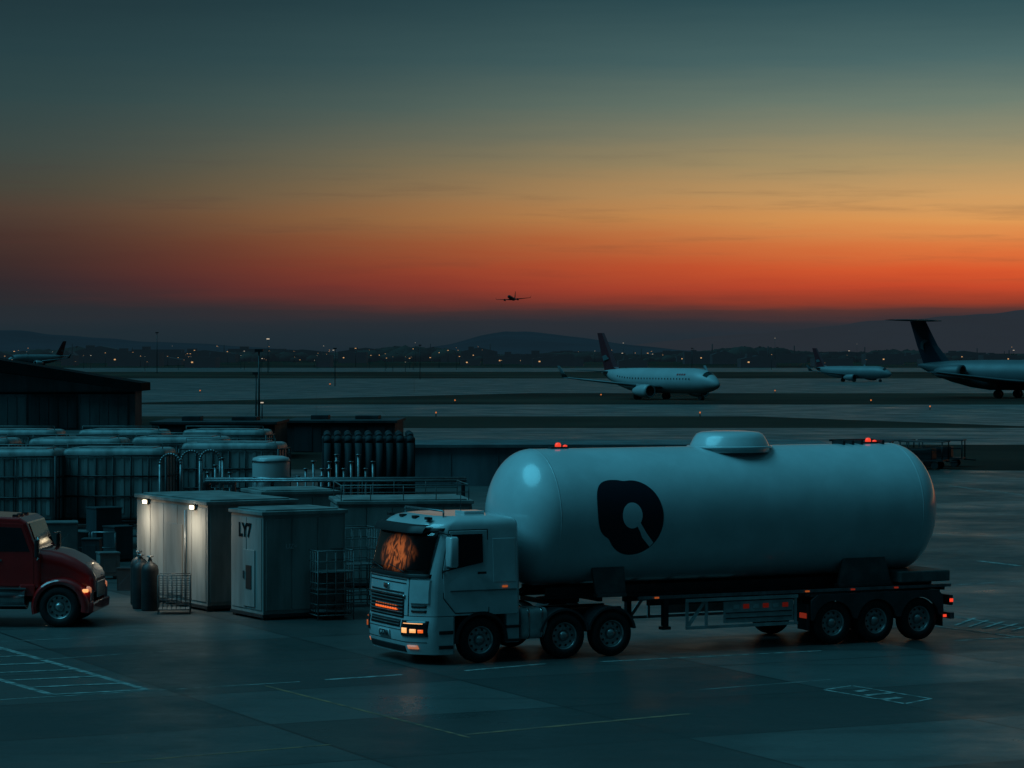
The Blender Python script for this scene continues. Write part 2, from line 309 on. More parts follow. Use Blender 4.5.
# ---------------------------------------------------------------- hills
def hill(name,x0,x1,yb,prof,m,depth=2500,jit=0.05,seed=1):
    random.seed(seed); n=120; rows=[[],[],[],[]]
    ph=[random.random()*6 for _ in range(5)]
    for i in range(n+1):
        u=i/n; x=x0+(x1-x0)*u; h=interp(prof,x)
        h*=1+jit*(math.sin(x/130+ph[0])+0.6*math.sin(x/57+ph[1])+0.4*math.sin(x/29+ph[2]))
        rows[0].append((x,yb-depth/2,-2)); rows[1].append((x,yb-depth*0.2,h*0.7)); rows[2].append((x,yb,h)); rows[3].append((x,yb+depth/2,-2))
    return MB().loft(rows,closed=False,cap=False).obj(name,m,kind="structure")
def pr(d,l): return [(XD(px,d),H+(HY-py)/F*d) for px,py in l]
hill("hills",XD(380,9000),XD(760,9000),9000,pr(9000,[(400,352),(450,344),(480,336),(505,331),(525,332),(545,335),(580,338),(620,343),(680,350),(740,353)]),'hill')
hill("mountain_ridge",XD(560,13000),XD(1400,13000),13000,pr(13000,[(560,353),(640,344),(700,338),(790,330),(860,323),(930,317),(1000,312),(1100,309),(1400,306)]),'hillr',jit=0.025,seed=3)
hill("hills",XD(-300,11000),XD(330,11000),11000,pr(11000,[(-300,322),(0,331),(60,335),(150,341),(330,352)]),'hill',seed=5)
# ---------------------------------------------------------------- wheel
def wheel_proto(r=0.5,wd=0.3,rimm='rim'):
    hub=MB(); hub.rev([(0,wd*0.46),(0.07,wd*0.46),(0.085,wd*0.38),(0.12,wd*0.3),(0.12,wd*0.1)],n=20)
    h=hub.obj("wheel",rimm)
    t=MB(); k=wd/2; t.rev([(r*0.60,-k*0.9),(r*0.75,-k),(r*0.93,-k*0.95),(r,-k*0.72),(r,-k*0.3),(r*0.985,-k*0.28),(r*0.985,-k*0.2),(r,-k*0.18),(r,k*0.18),(r*0.985,k*0.2),(r*0.985,k*0.28),(r,k*0.3),(r,k*0.72),(r*0.93,k*0.95),(r*0.75,k),(r*0.60,k*0.9),(r*0.6,-k*0.9)],n=48)
    t.obj("tyre",'rubber',h)
    q=MB(); q.rev([(r*0.61,k*0.88),(r*0.57,k*0.9),(r*0.54,k*0.55),(r*0.5,k*0.25),(r*0.36,k*0.42),(r*0.26,k*0.5),(r*0.24,k*0.3),(0.0,k*0.3)],n=40)
    for i in range(10):
        a=2*math.pi*i/10; x,z=math.cos(a)*r*0.44,math.sin(a)*r*0.44
        q.cyl((x,k*0.30,z),(x,k*0.38,z),r*0.055,n=10,mi=1)
        a+=0.3; x,z=math.cos(a)*r*0.31,math.sin(a)*r*0.31
        q.cyl((x,k*0.4,z),(x,k*0.62,z),r*0.025,n=6)
    q.obj("rim",[rimm,'black'],h)
    return h
# ---------------------------------------------------------------- TANKER TRUCK
TR=R(180+25.5)
O=Vector((-1.32,62.5,0.008))
truck=empty("tanker_truck",O,TR,label="white cab-over tanker truck with large white cylindrical tank parked on apron",category="truck")
XF=[(.22,1.54),(.45,1.62),(.75,1.66),(1.02,1.61),(1.65,1.59),(1.9,1.57),(2.9,1.32),(3.05,1.25)]
HW=[(.22,1.51),(.5,1.53),(1.7,1.53),(2.0,1.51),(3.05,1.44)]
def fx(z,y,xf=None,hw=None):
    xf=interp(XF,z) if xf is None else xf; hw=interp(HW,z) if hw is None else hw
    a=min(abs(y),hw); x=xf-0.07*(a/hw)**2
    k=.64*hw
    if a>k: x-=0.42*((a-k)/(hw-k))**1.5
    if a>hw-.08: q=a-(hw-.08); x-=.08-math.sqrt(max(0,.0064-q*q))
    return x
YS=sorted(set([-1,-.985,-.965,-.64,.64,.965,.985,1]+[math.sin(R(-90+180*i/36)) for i in range(37)]))
def sec(z,xb,xf=None,hw=None):
    xf_=interp(XF,z) if xf is None else xf; hw_=interp(HW,z) if hw is None else hw
    p=[(fx(z,u*hw_,xf_,hw_),u*hw_,z) for u in YS]
    p+=[(xb+0.06,hw_,z),(xb,hw_-0.06,z),(xb,-hw_+0.06,z),(xb+0.06,-hw_,z)]
    return p
c=MB()
zs=[1.06,1.3,1.6,1.75,1.9,2.2,2.5,2.8,2.9,3.00]
S=[sec(z,-0.93) for z in zs]+[sec(3.06,-0.92,1.20,1.425),sec(3.11,-0.90,1.13,1.39),sec(3.16,-0.84,1.02,1.32),sec(3.20,-0.7,.82,1.15)]
c.loft(S)
cab=c.obj("cab_body",'cab',truck,sharp=35)
def fpatch(mb,y0,y1,z0,z1,off=0.012,mi=0,ny=14,nz=4,taper=0.0):
    rows=[]
    for j in range(nz+1):
        z=z0+(z1-z0)*j/nz; tt=taper*j/nz
        rows.append([(fx(z,y)+off,y*(1+off*.5),z) for y in [(y0+tt)+(y1-y0-2*tt)*i/ny for i in range(ny+1)]])
    mb.loft(rows,mi,True,False,False)
    per=rows[0]+[r[-1] for r in rows[1:]]+rows[-1][::-1][1:]+[r[0] for r in rows[::-1][1:-1]]
    mb.loft([per,[(x-off-0.03,y,z) for x,y,z in per]],mi,False,False)
def spatch(mb,x0,x1,z0,z1,off=0.012,sgn=1,mi=0,pts=None):
    pts=pts or [(x0,z0),(x1,z0),(x1,z1),(x0,z1)]
    a=[(x,sgn*(interp(HW,z)+off),z) for x,z in pts]; b=[(x,sgn*(interp(HW,z)-0.03),z) for x,z in pts]
    mb.loft([b,a],mi,False)
m=MB(); fpatch(m,-1.38,1.38,1.98,2.86,0.012,nz=8,ny=40,taper=0.02); m.obj("painted_reflection",'glow',cab)  # glowing panel added on the solid cab shell for the windscreen reflection
m=MB(); fpatch(m,-1.39,1.39,1.97,2.87,0.032,nz=8,ny=40,taper=0.02); m.obj("windscreen",'wglass',cab)
m=MB(); fpatch(m,-1.42,1.42,1.88,1.965,0.03,ny=40); m.obj("windscreen_trim",'black',cab)
m=MB(); fpatch(m,-1.40,1.40,2.88,2.96,0.03,ny=40); m.obj("windscreen_header",'black',cab)
for ya,yb in ((.9,.1),(-.2,-1.0)):
    m=MB(); m.path([(fx(2.0,ya)+.06,ya,2.0),(fx(2.12,yb)+.055,yb,2.12)],0.012); m.obj("wiper",'black',cab)
m=MB(); rows=[]
for dx,z in ((0.02,3.03),(0.16,3.00),(0.24,2.90),(0.25,2.85),(0.22,2.85),(0.03,2.94)):
    rows.append([(fx(2.95,y)+dx,y,z) for y in [-1.25+2.5*i/24 for i in range(25)]])
m.loft(rows,0,True,False,False); m.obj("sun_visor",'black',cab,sharp=30)
for i,y in enumerate((-1.05,-.35,.35,1.05)):
    m=MB(); m.box(1.0,1.12,y-.09,y+.09,3.13,3.19); m.obj("roof_marker_lamp",'black',cab,bevel=0.01)
m=MB(); m.path([(.7,-1.05,3.18),(.7,-1.05,3.31),(.7,1.05,3.31),(.7,1.05,3.18)],0.022); m.obj("roof_rail",'steel',cab)
m=MB(); m.box(-.5,-.0,.1,.6,3.18,3.27); m.obj("roof_hatch",'cab',cab,bevel=0.02)
m=MB(); m.cyl((-.6,-.9,3.1),(-.6,-.9,3.55),.012); m.obj("antenna",'black',cab)
m=MB(); fpatch(m,-.92,.92,1.00,1.46,0.010,0,ny=24)
for i in range(6): z=1.03+i*.074; fpatch(m,-.88,.88,z,z+0.024,0.036,1,ny=24,nz=1)
m.obj("grille",['black','saddle'],cab)
m=MB(); fpatch(m,-.96,.96,1.46,1.50,0.045,ny=24,nz=1); m.obj("grille_chrome_strip",'chrome',cab)
m=MB(); fpatch(m,-.90,.90,1.52,1.56,0.010,ny=24,nz=1); m.obj("front_panel_groove",'black',cab)
for z in (1.74,1.82): m=MB(); fpatch(m,-.98,.98,z,z+.022,0.008,ny=24,nz=1); m.obj("front_panel_groove",'black',cab)
for y in [-.52+i*.13 for i in range(9)]:
    m=MB(); fpatch(m,y,y+.075,1.155,1.195,0.05,ny=2,nz=1); m.obj("grille_light_bar",'orange',cab)
    m=MB(); fpatch(m,y+.02,y+.06,1.24,1.26,0.05,ny=2,nz=1); m.obj("grille_light",'orange_dim',cab)
m=MB(); fpatch(m,-.14,.14,1.60,1.70,0.03,ny=4,nz=1); m.obj("front_badge",'chrome',cab)
for sg in (1,-1):
    m=MB(); ya,yb=sorted((sg*1.055,sg*1.075)); fpatch(m,ya,yb,1.06,1.87,.006,ny=1,nz=2); m.obj("panel_gap",'black',cab)
    for z in (1.14,1.24): m=MB(); ya,yb=sorted((sg*1.14,sg*1.40)); fpatch(m,ya,yb,z,z+.05,.012,ny=6,nz=1); m.obj("corner_air_vent",'black',cab)
    m=MB(); ya,yb=sorted((sg*1.10,sg*1.44)); fpatch(m,ya,yb,1.34,1.84,.03,ny=10,nz=2); m.obj("corner_deflector",'cab',cab,sharp=40)
# bumper
m=MB(); m.loft([sec(z,.62) for z in (.22,.27,.45,.6,.75,.95,1.045)]); bump_=m.obj("bumper",'cab',truck,sharp=35)
m=MB(); fpatch(m,-.80,.80,.80,.96,.012,ny=20); m.obj("bumper_air_intake",'black',bump_)
m=MB(); fpatch(m,-.95,.95,.26,.40,.012,ny=20);  m.obj("bumper_air_intake",'black',bump_)
for z in (.84,.90): m=MB(); fpatch(m,-.76,.76,z,z+.02,.03,ny=20,nz=1); m.obj("intake_slat",'saddle',bump_)
for z in (.735,.485): m=MB(); fpatch(m,-1.42,1.42,z,z+.012,.006,ny=40,nz=1); m.obj("bumper_groove",'black',bump_)
m=MB(); fpatch(m,-.30,.30,.53,.70,.03,ny=6,nz=1); m.obj("number_plate",'white',bump_)
text("CZ7RR",0.165,"number_plate_lettering",'black',bump_,(fx(.62,0)+.036,0,.615),(R(90),0,R(90)),bold=.004)
for sg in (1,-1):
    hd=MB(); y0,y1=(0.88,1.44) if sg>0 else (-1.44,-.88); fpatch(hd,y0,y1,.62,.96,.02,ny=12); hd=hd.obj("headlight",'glass',truck)
    for a,b,c_,d_,mm in ((.94,1.08,.69,.80,'headl'),(1.16,1.26,.70,.78,'headl'),(1.31,1.38,.70,.77,'orange'),(.98,1.36,.89,.905,'headl')):
        q=MB(); ya,yb=(a,b) if sg>0 else (-b,-a); fpatch(q,ya,yb,c_,d_,.035,ny=5,nz=1); q.obj("headlight_lens",mm if sg>0 else 'orange_dim',hd)
    q=MB(); ya,yb=(1.05,1.25) if sg>0 else (-1.25,-1.05); fpatch(q,ya,yb,.34,.42,.02,ny=4,nz=1); q.obj("fog_lamp",'headd',truck)
    def outline(name,pts,wd_=.018,par=cab):
        for k in range(len(pts)):
            a,b=Vector(pts[k]),Vector(pts[(k+1)%len(pts)]); n_=(b-a).orthogonal().normalized()*wd_/2
            q=MB(); spatch(q,0,0,0,0,pts=[tuple(a+n_),tuple(a-n_),tuple(b-n_),tuple(b+n_)],sgn=sg,off=.005); q.obj(name,'black',par)
    DP=[(-.16,1.12),(.62,1.12),(.90,1.45),(.92,2.05),(.74,2.90),(-.16,2.90)]
    d=MB(); spatch(d,0,0,0,0,pts=DP,sgn=sg,off=.014); d=d.obj("door",'cab',truck,bevel=.012)
    outline("door_gap",[(x*1.0+(.012 if x>0 else -.012),z+(.012 if z>2.5 else -.012)) for x,z in DP])
    q=MB(); spatch(q,0,0,0,0,pts=[(-.04,2.2),(.82,2.04),(.68,2.82),(-.04,2.82)],sgn=sg,off=.024); q.obj("side_window",'glass',d)
    q=MB(); q.box(-.10,.10,min(sg*1.54,sg*1.565),max(sg*1.54,sg*1.565),1.95,2.0); q.obj("door_handle",'black',d)
    q=MB(); spatch(q,-.84,-.28,1.75,2.72,sgn=sg,off=.008); q.obj("side_panel",'cab',cab,bevel=.02)
    q=MB(); spatch(q,-.84,.75,1.58,1.605,sgn=sg,off=.02); q.obj("side_moulding",'saddle',cab)
    q=MB(); q.box(-.62,-.5,min(sg*1.53,sg*1.55),max(sg*1.53,sg*1.55),1.64,1.68); q.obj("side_marker_lamp",'orange_dim',cab)
    q=MB(); q.path([(.95,sg*1.40,2.88),(.90,sg*1.82,2.84),(.88,sg*1.82,2.1),(.92,sg*1.49,2.02)],.024)
    q=q.obj("mirror",'black',truck)
    e=MB(); e.loft([[(.84+x,sg*1.82+y,2.14+.66*k) for y,x in rrect(.15*s_,.10*s_,.05)] for k,s_ in ((0,.8),(.05,1),(.95,1),(1,.8))]); e.obj("mirror_housing",'cab',q)
    e=MB(); e.box(.725,.735,sg*1.82-.12,sg*1.82+.12,2.2,2.74); e.obj("mirror_glass",'glass',q)
    q=MB(); q.box(-.93,-.62,min(sg*.9,sg*1.49),max(sg*.9,sg*1.49),.42,1.06); q.obj("cab_step_housing",'cab',truck,bevel=.02)
    for z in (.44,.74): q=MB(); q.box(-.95,-.60,min(sg*1.40,sg*1.53),max(sg*1.40,sg*1.53),z,z+.06); q.obj("entry_step",'black',truck,bevel=.01)
    for z in (.34,.66): q=MB(); q.box(.68,1.02,min(sg*1.30,sg*1.545),max(sg*1.30,sg*1.545),z,z+.08); q.obj("entry_step",'black',truck,bevel=.01)
    a_=[(math.cos(R(a))*.56,math.sin(R(a))*.56+.5) for a in range(-5,186,10)]; b_=[(math.cos(R(a))*.63,math.sin(R(a))*.63+.5) for a in range(-5,186,10)]
    q=MB(); q.prism(b_+a_[::-1],sg*1.12,sg*1.545); q.obj("wheel_arch",'black',truck)
    q=MB(); q.M=Matrix.Translation((-1.0,sg*1.12,.80)); rr=rrect(.34,.34,.13)
    q.loft([[(-x,y,z) for y,z in [(a*k,b*k) for a,b in rr]] for x,k in ((0,.9),(.03,1),(.62,1),(.65,.9))]); 
    ft=q.obj("fuel_tank",'palebox',truck)
    for x in (.15,.48):
        q=MB(); q.M=Matrix.Translation((-1.0,sg*1.12,.80)); q.loft([[(-x-k,y*1.02,z*1.02) for y,z in rr] for k in (0,.05)]); q.obj("tank_strap",'chrome',ft)
# chassis
m=MB()
for sg in(1,-1): m.box(-4.0,.9,sg*.42-.05,sg*.42+.05,.72,1.0)
for x in (-.4,-1.5,-2.6,-3.9): m.box(x-.05,x+.05,-.42,.42,.78,.95)
for x in (0,-2.05,-3.23): m.cyl((x,-1.2,.5),(x,1.2,.5),.07)
m.rev([(0,0),(.5,0),(.5,.1),(.0,.1)],(-2.6,0,1.12),'z',n=24)
m.box(-1.0,-.95,-.9,.9,1.0,1.9); m.box(-1.25,-.98,-.7,-.3,1.0,2.4)
m.obj("tractor_chassis",'frame',truck,bevel=.01)
for k in (0,1):
    m=MB(); m.path([(-.97,.2-k*.2,1.7),(-1.15,.25-k*.2,1.45),(-1.5,.2-k*.2,1.35),(-1.8,.1-k*.1,1.5)],.025); m.obj("air_hose",'black',truck)
for sg in(1,-1):
    for x in(-2.05,-3.23):
        q=MB(); pa=[(x+math.cos(R(a))*.56,math.sin(R(a))*.56+.5) for a in range(10,171,8)]; pb=[(x+math.cos(R(a))*.61,math.sin(R(a))*.61+.5) for a in range(10,171,8)]
        q.prism(pb+pa[::-1],sg*.95,sg*1.5); q.obj("mudguard",'fend',truck)
W=wheel_proto()
W.parent=truck
first=True
def place(x,sg,y=1.34):
    global first
    if first: o=W; first=False; o.location=(x,sg*y,.5); o.rotation_euler[2]=0 if sg>0 else math.pi
    else: copy_tree(W,(x,sg*y,.5),0 if sg>0 else math.pi,truck)
for x in (0,-2.05,-3.23,-9.02,-10.2,-11.4):
    for sg in (1,-1): place(x,sg)
# tank vessel
TRd=1.54; zc=3.06; xa,xb=-1.95,-11.50; hd=.92
prof=[(TRd*math.sin(R(a)),xa+hd*math.cos(R(a))) for a in range(0,91,5)]
prof+=[(TRd,xa-(xa-xb)*i/24) for i in range(1,24)]
prof+=[(TRd*math.cos(R(a)),xb-hd*math.sin(R(a))) for a in range(0,91,5)]
m=MB(); m.rev(prof,(0,0,zc),'x',n=128); tank=m.obj("tank",'tankw',truck)
for x in (xa,xb):
    m=MB(); m.rev([(TRd-.01,x-.02),(TRd+.002,x-.014),(TRd+.002,x+.014),(TRd-.01,x+.02)],(0,0,zc),'x',n=128); m.obj("weld_seam",'tankw',tank)
m=MB(); dz=zc+TRd-.14
m.rev([(.94,0),(.94,.12),(.92,.17),(.84,.33),(.77,.42),(.68,.46),(.4,.485),(0,.49)],(-7.10,0,dz),'z',n=64)
mh=m.obj("manhole_cover",'tankw',tank)
m=MB(); m.rev([(.95,.09),(1.0,.10),(1.0,.14),(.95,.15)],(-7.10,0,dz),'z',n=64); m.obj("cover_flange",'tankw',mh)
for x in (-2.62,-10.93):
    m=MB(); m.box(x-.22,x+.22,-.10,.10,zc+TRd-.03,zc+TRd+.04); b_=m.obj("beacon_base",'frame',tank,bevel=.01)
    m=MB(); m.rev([(.07,0),(.07,.05),(.05,.09),(0,.10)],(x,0,zc+TRd+.035),'z',n=16); m.obj("beacon_lens",'redl',b_)
    m=MB(); m.rev([(.05,0),(.05,.03),(0,.05)],(x-.18,0,zc+TRd+.035),'z',n=12); m.obj("beacon_lens",'redl',b_)
m=MB(); 
for x in (-10.6,-10.35,-10.1,-11.2): m.box(x-.03,x+.03,-.25,.25,zc+TRd-.02,zc+TRd+.08)
m.box(-11.25,-10.0,-.27,-.22,zc+TRd+.06,zc+TRd+.10)
m.obj("top_walkway",'frame',tank)
def wrap(outline,cen,off,name,mm,par,rings=14):
    mb=MB(); rows=[]
    for k in range(rings+1):
        f=k/rings; row=[]
        for (u,v) in outline:
            uu=cen[0]+(u-cen[0])*max(f,1e-4); vv=cen[1]+(v-cen[1])*max(f,1e-4); a=vv/TRd+.02; r=TRd+off
            row.append((-3.68-uu,r*math.cos(a),zc+r*math.sin(a)))
        rows.append(row)
    mb.loft(rows,0,True,False); return mb.obj(name,mm,par)
def inside(u,v):
    if ((u-.10)/.73)**2+((v+.02)/.88)**2<=1: return True
    a,b=abs(u+.34),abs(v-.20); a2,b2=a/.49,b/.68
    return a2**2.8+b2**2.8<=1
lo_=[]
for i in range(144):
    th=2*math.pi*i/144; r=0.0
    while inside(math.cos(th)*r,math.sin(th)*r): r+=.004
    lo_.append(r)
for _ in range(3): lo_=[(lo_[i-1]+2*lo_[i]+lo_[(i+1)%144])/4 for i in range(144)]
lg=wrap([(math.cos(2*math.pi*i/144)*lo_[i],math.sin(2*math.pi*i/144)*lo_[i]) for i in range(144)],(0,0),.006,"tank_logo",'navy',tank)
circ=[(.25*math.cos(R(a))+.04,.29*math.sin(R(a))+.04) for a in range(0,360,10)]
wrap(circ,(.04,.04),.012,"logo_symbol",'tankw',lg,6)
wrap([(.14,-.16),(.22,-.10),(.42,-.38),(.62,-.60),(.54,-.70),(.32,-.48)],(.34,-.40),.0125,"logo_symbol",'tankw',lg,8)
for x0,x1,zb in ((-3.8,-3.05,1.32),(-10.9,-9.4,1.32)):
    for sg in(1,-1):
        m=MB(); q=.12 if x1>-5 else -.15; m.prism([(x0,zb),(x1,zb),(x1+q,1.96),(x0+(.05 if x1>-5 else .2),1.96)],sg*1.0,sg*1.08)
        m.box(x0,x1,min(sg*.9,sg*1.12),max(sg*.9,sg*1.12),zb-.04,zb+.04); m.obj("tank_saddle",'saddle',truck,bevel=.01)
m=MB()
for sg in(1,-1):
    m.box(-12.3,-1.9,sg*.6-.07,sg*.6+.07,1.24,1.30); m.box(-12.3,-2.0,sg*.6-.04,sg*.6+.04,1.30,1.5)
    m.box(-12.3,-4.6,sg*.6-.05,sg*.6+.05,1.0,1.24)
for x in (-2.0,-3.4,-4.7,-5.6,-6.5,-7.4,-8.3,-9.6,-10.8,-12.2): m.box(x-.05,x+.05,-1.3 if x<-4.6 else -.6,1.3 if x<-4.6 else .6,1.14,1.24)
for x in(-9.02,-10.2,-11.4): m.cyl((x,-1.2,.5),(x,1.2,.5),.08); m.box(x-.08,x+.3,-.6,-.5,.5,1.1);m.box(x-.08,x+.3,.5,.6,.5,1.1)
m.obj("trailer_frame",'frame',truck,bevel=.008)
for sg in(1,-1):
    def bx(mb,x0,x1,y0,y1,z0,z1,mi=0): mb.box(x0,x1,min(sg*y0,sg*y1),max(sg*y0,sg*y1),z0,z1,mi)
    m=MB(); bx(m,-12.35,-3.95,1.35,1.41,1.22,1.29); m.obj("side_beam",'steel',truck)
    m=MB()
    for z in (.50,1.12): bx(m,-8.1,-5.15,1.40,1.44,z,z+.07)
    for x in (-5.2,-5.70,-8.06): bx(m,x-.035,x+.035,1.37,1.40,.50,1.18)
    m.prism([(-5.25,.54),(-5.15,.54),(-5.60,1.12),(-5.70,1.12)],sg*1.37,sg*1.40)
    bx(m,-8.0,-6.15,1.372,1.398,.60,1.09)
    sgd=m.obj("side_guard",'palebox',truck)
    for z in (.70,.82): q=MB(); bx(q,-7.95,-6.2,1.399,1.412,z,z+.02); q.obj("panel_groove",'black',sgd)
    for i in range(6):
        q=MB(); bx(q,-7.85+i*.26,-7.85+i*.26+.15,1.400,1.412,.92,1.02); q.obj("marking_block",'redm' if i%2==0 else 'white',sgd)
    m=MB(); bx(m,-4.95,-4.83,.82,.98,.55,1.2); bx(m,-5.0,-4.78,.80,1.0,.47,.54); m.obj("landing_leg",'frame',truck,bevel=.01)
    bot=[]
    x=-8.42
    while x>-12.06:
        z=.58
        for wx in(-9.02,-10.2,-11.4):
            dx=abs(x-wx)
            if dx<.545: z=max(z,.5+math.sqrt(.545**2-dx*dx)-.03)
        bot.append((x,z)); x-=.04
    m=MB(); topz=[(-12.04,1.04),(-11.9,1.17),(-8.60,1.17),(-8.42,1.04)]
    m.prism(bot+topz,sg*1.46,sg*1.53); bx(m,-12.0,-8.45,.95,1.46,1.12,1.165); m.obj("mudguard",'fend',truck)
    m=MB(); bx(m,-12.38,-12.30,.95,1.45,.78,1.02); tl=m.obj("tail_light",'frame',truck,bevel=.01)
    m=MB(); bx(m,-12.40,-12.36,1.0,1.4,.82,.98); m.obj("tail_light_lens",'redl',tl)
    m=MB(); bx(m,-12.37,-12.28,1.45,1.47,.86,.94); m.obj("tail_light_lens",'redl',tl)
    m=MB(); bx(m,-12.12,-12.04,1.53,1.56,.52,.58); m.obj("side_reflector",'redl',truck)
    for x in (-8.36,-4.4,-9.6,-10.8):
        m=MB(); bx(m,x-.05,x+.05,1.41,1.44,1.235,1.27); m.obj("side_marker_lamp",'orange_dim' if x>-9 else 'redl_dim',truck)
    m=MB(); bx(m,-8.40,-8.36,.98,1.46,.35,.95); m.obj("mud_flap",'black',truck)
    m=MB(); bx(m,-12.08,-12.055,.98,1.46,.3,.8); m.obj("mud_flap",'black',truck)
    m=MB(); bx(m,-8.352,-8.34,1.1,1.4,.62,.74); m.obj("red_reflector",'redl_dim',truck)
m=MB(); m.box(-12.3,-10.9,-1.45,1.45,1.36,1.62); m.obj("rear_storage_box",'saddle',truck,bevel=.03)
m=MB(); m.box(-12.45,-12.33,-1.4,1.4,.45,.60); m.box(-12.4,-12.3,-.8,-.7,.5,1.2); m.box(-12.4,-12.3,.7,.8,.5,1.2); m.obj("rear_bumper",'steel',truck,bevel=.01)
# ---------------------------------------------------------------- RED TRUCK
Wr=wheel_proto(.5,.3)
rt_rot=R(-3)
nw=Vector((XD(60,69.2),69.2)); off=Matrix.Rotation(rt_rot,2)@Vector((0,-1.05)); ro=nw-off
red=empty("red_truck",(ro.x,ro.y,.008),rt_rot,label="glossy red bonneted lorry parked on the apron",category="truck")
Wr.parent=red; Wr.location=(0,-1.05,.5); Wr.rotation_euler[2]=math.pi
copy_tree(Wr,(0,1.05,.5),0,red)
for x in(-4.6,-5.9):
    for sg in(1,-1): copy_tree(Wr,(x,sg*1.0,.5),0 if sg>0 else math.pi,red)
def lx(mb,secs,mi=0):
    mb.loft([[(x,y,cz+z) for y,z in rrect(hy,hz,r,8)] for x,cz,hy,hz,r in secs],mi)
m=MB(); lx(m,[(-.66,1.40,.94,.50,.24),(-.3,1.38,.93,.49,.26),(.0,1.33,.90,.47,.27),(.3,1.25,.86,.42,.27),(.55,1.15,.81,.36,.26),(.70,1.08,.76,.29,.21),(.78,1.03,.68,.21,.15),(.80,1.01,.60,.15,.12)])
hood=m.obj("hood",'red',red,sharp=50)
for sg in(1,-1):
    m=MB(); secs=[]
    for a in range(-12,200,8):
        ca,sa=math.cos(R(a)),math.sin(R(a)); ri,ro_=.56,.70+.03*max(0,ca)
        secs.append([(ca*ri,sg*.72,.5+sa*ri),(ca*ri,sg*1.20,.5+sa*ri),(ca*(ro_-.07),sg*1.24,.5+sa*(ro_-.07)),(ca*(ro_-.03),sg*1.22,.5+sa*(ro_-.03)),(ca*(ro_+.01),sg*1.12,.5+sa*(ro_+.01)),(ca*(ro_+.03),sg*.72,.5+sa*(ro_+.03))])
    m.loft(secs); m.obj("fender",'red',red,sharp=50)
    m=MB(); m.loft([[(x,sg*(.85)+y,.74+z) for y,z in rrect(hy,hz,.08)] for x,hy,hz in ((.45,.26,.22),(.66,.26,.22),(.76,.22,.16))]); m.obj("fender_front",'red',red,sharp=50)
    m=MB(); m.box(-1.0,-.62,min(sg*.9,sg*1.1),max(sg*.9,sg*1.1),.75,1.05); m.obj("cowl_panel",'red',red,bevel=.03)
    m=MB(); m.rev([(0,.05),(.07,.04),(.10,0),(.10,-.06)],(.72,sg*.98,.90),'x',n=20); m.obj("headlight",'headd',red)
    m=MB(); m.box(.58,.72,min(sg*1.09,sg*1.19),max(sg*1.09,sg*1.19),.86,.94); m.obj("turn_signal_lamp",'headl',red,bevel=.02)
    m=MB(); m.M=Matrix.Translation((-1.4,sg*.95,.72)); m.cyl((.55,0,0),(-1.2,0,0),.3,n=28); m.obj("fuel_tank",'chrome',red)
    for z in (.52,.94): m=MB(); m.box(-1.9,-.8,min(sg*1.02,sg*1.28),max(sg*1.02,sg*1.28),z,z+.04); m.obj("running_board",'chrome',red,bevel=.01)
    q=MB(); q.path([(-.6,sg*1.0,2.2),(-.5,sg*1.25,2.2),(-.5,sg*1.25,1.7),(-.6,sg*1.02,1.65)],.018); q=q.obj("mirror",'chrome',red)
    e=MB(); e.box(-.58,-.48,sg*1.25-.09,sg*1.25+.09,1.72,2.18); e.obj("mirror_housing",'black',q,bevel=.03)
m=MB(); m.loft([[(x,-y,.34),(x2,-y,.60),(x2,y,.60),(x,y,.34)] for x,x2,y in((.62,.62,1.14),(.82,.84,1.02))]); m.obj("bumper",'red',red,bevel=.04)
m=MB(); m.box(.78,.82,-.48,.48,.68,1.08); 
m.obj("grille",'chrome',red,bevel=.02)
m=MB(); poly=[(-.50,.95),(-.50,1.80),(-.58,1.90),(-.84,2.58),(-1.02,2.69),(-2.1,2.74),(-2.5,2.70),(-2.55,2.5),(-2.55,.95)]
ins=lambda k:[( (x+1.5)*k-1.5,(z-1.8)*k+1.8) for x,z in poly]
m.loft([[(x,y,z) for x,z in ins(k)] for y,k in((-1.05,.95),(-1.02,.985),(-.95,1),(.95,1),(1.02,.985),(1.05,.95))],0,False)
rc=m.obj("cab_body",'red',red,bevel=.03)
m=MB(); m.box(-4.6,-2.62,-1.05,1.05,1.0,2.62); m.obj("sleeper_body",'red',red,bevel=.08)
m=MB(); m.add([(-.598,-.88,1.95),(-.598,.88,1.95),(-.825,.84,2.54),(-.825,-.84,2.54)],[(0,1,2,3)]); m.v=[v+Vector((.018,0,.010)) for v in m.v]; m.obj("windscreen",'glass',rc)
for sg in(1,-1):
    m=MB(); P=[(-.66,1.0),(-.66,1.84),(-.92,2.54),(-1.75,2.58),(-1.75,1.0)]; m.prism(P,sg*1.03,sg*1.062); d=m.obj("door",'red',red,bevel=.01)
    m=MB(); m.prism([(-.76,1.86),(-.97,2.44),(-1.66,2.47),(-1.66,1.86)],sg*1.05,sg*1.072); m.obj("side_window",'glass',d,bevel=.004)
    m=MB(); m.box(-1.65,-1.45,min(sg*1.07,sg*1.09),max(sg*1.07,sg*1.09),1.62,1.67); m.obj("door_handle",'chrome',d)
    m=MB(); m.prism([(-1.9,1.88),(-1.9,2.5),(-2.35,2.5),(-2.35,1.88)],sg*1.03,sg*1.064); m.obj("rear_side_window",'glass',rc,bevel=.004)
    m=MB(); m.cyl((-2.6,sg*.9,1.0),(-2.6,sg*.9,2.95),.07,n=16); m.obj("exhaust_stack",'chrome',red)
for y in(-.5,0,.5): m=MB(); m.box(-1.3,-1.15,y-.08,y+.08,2.68,2.74); m.obj("roof_marker_lamp",'black',rc)
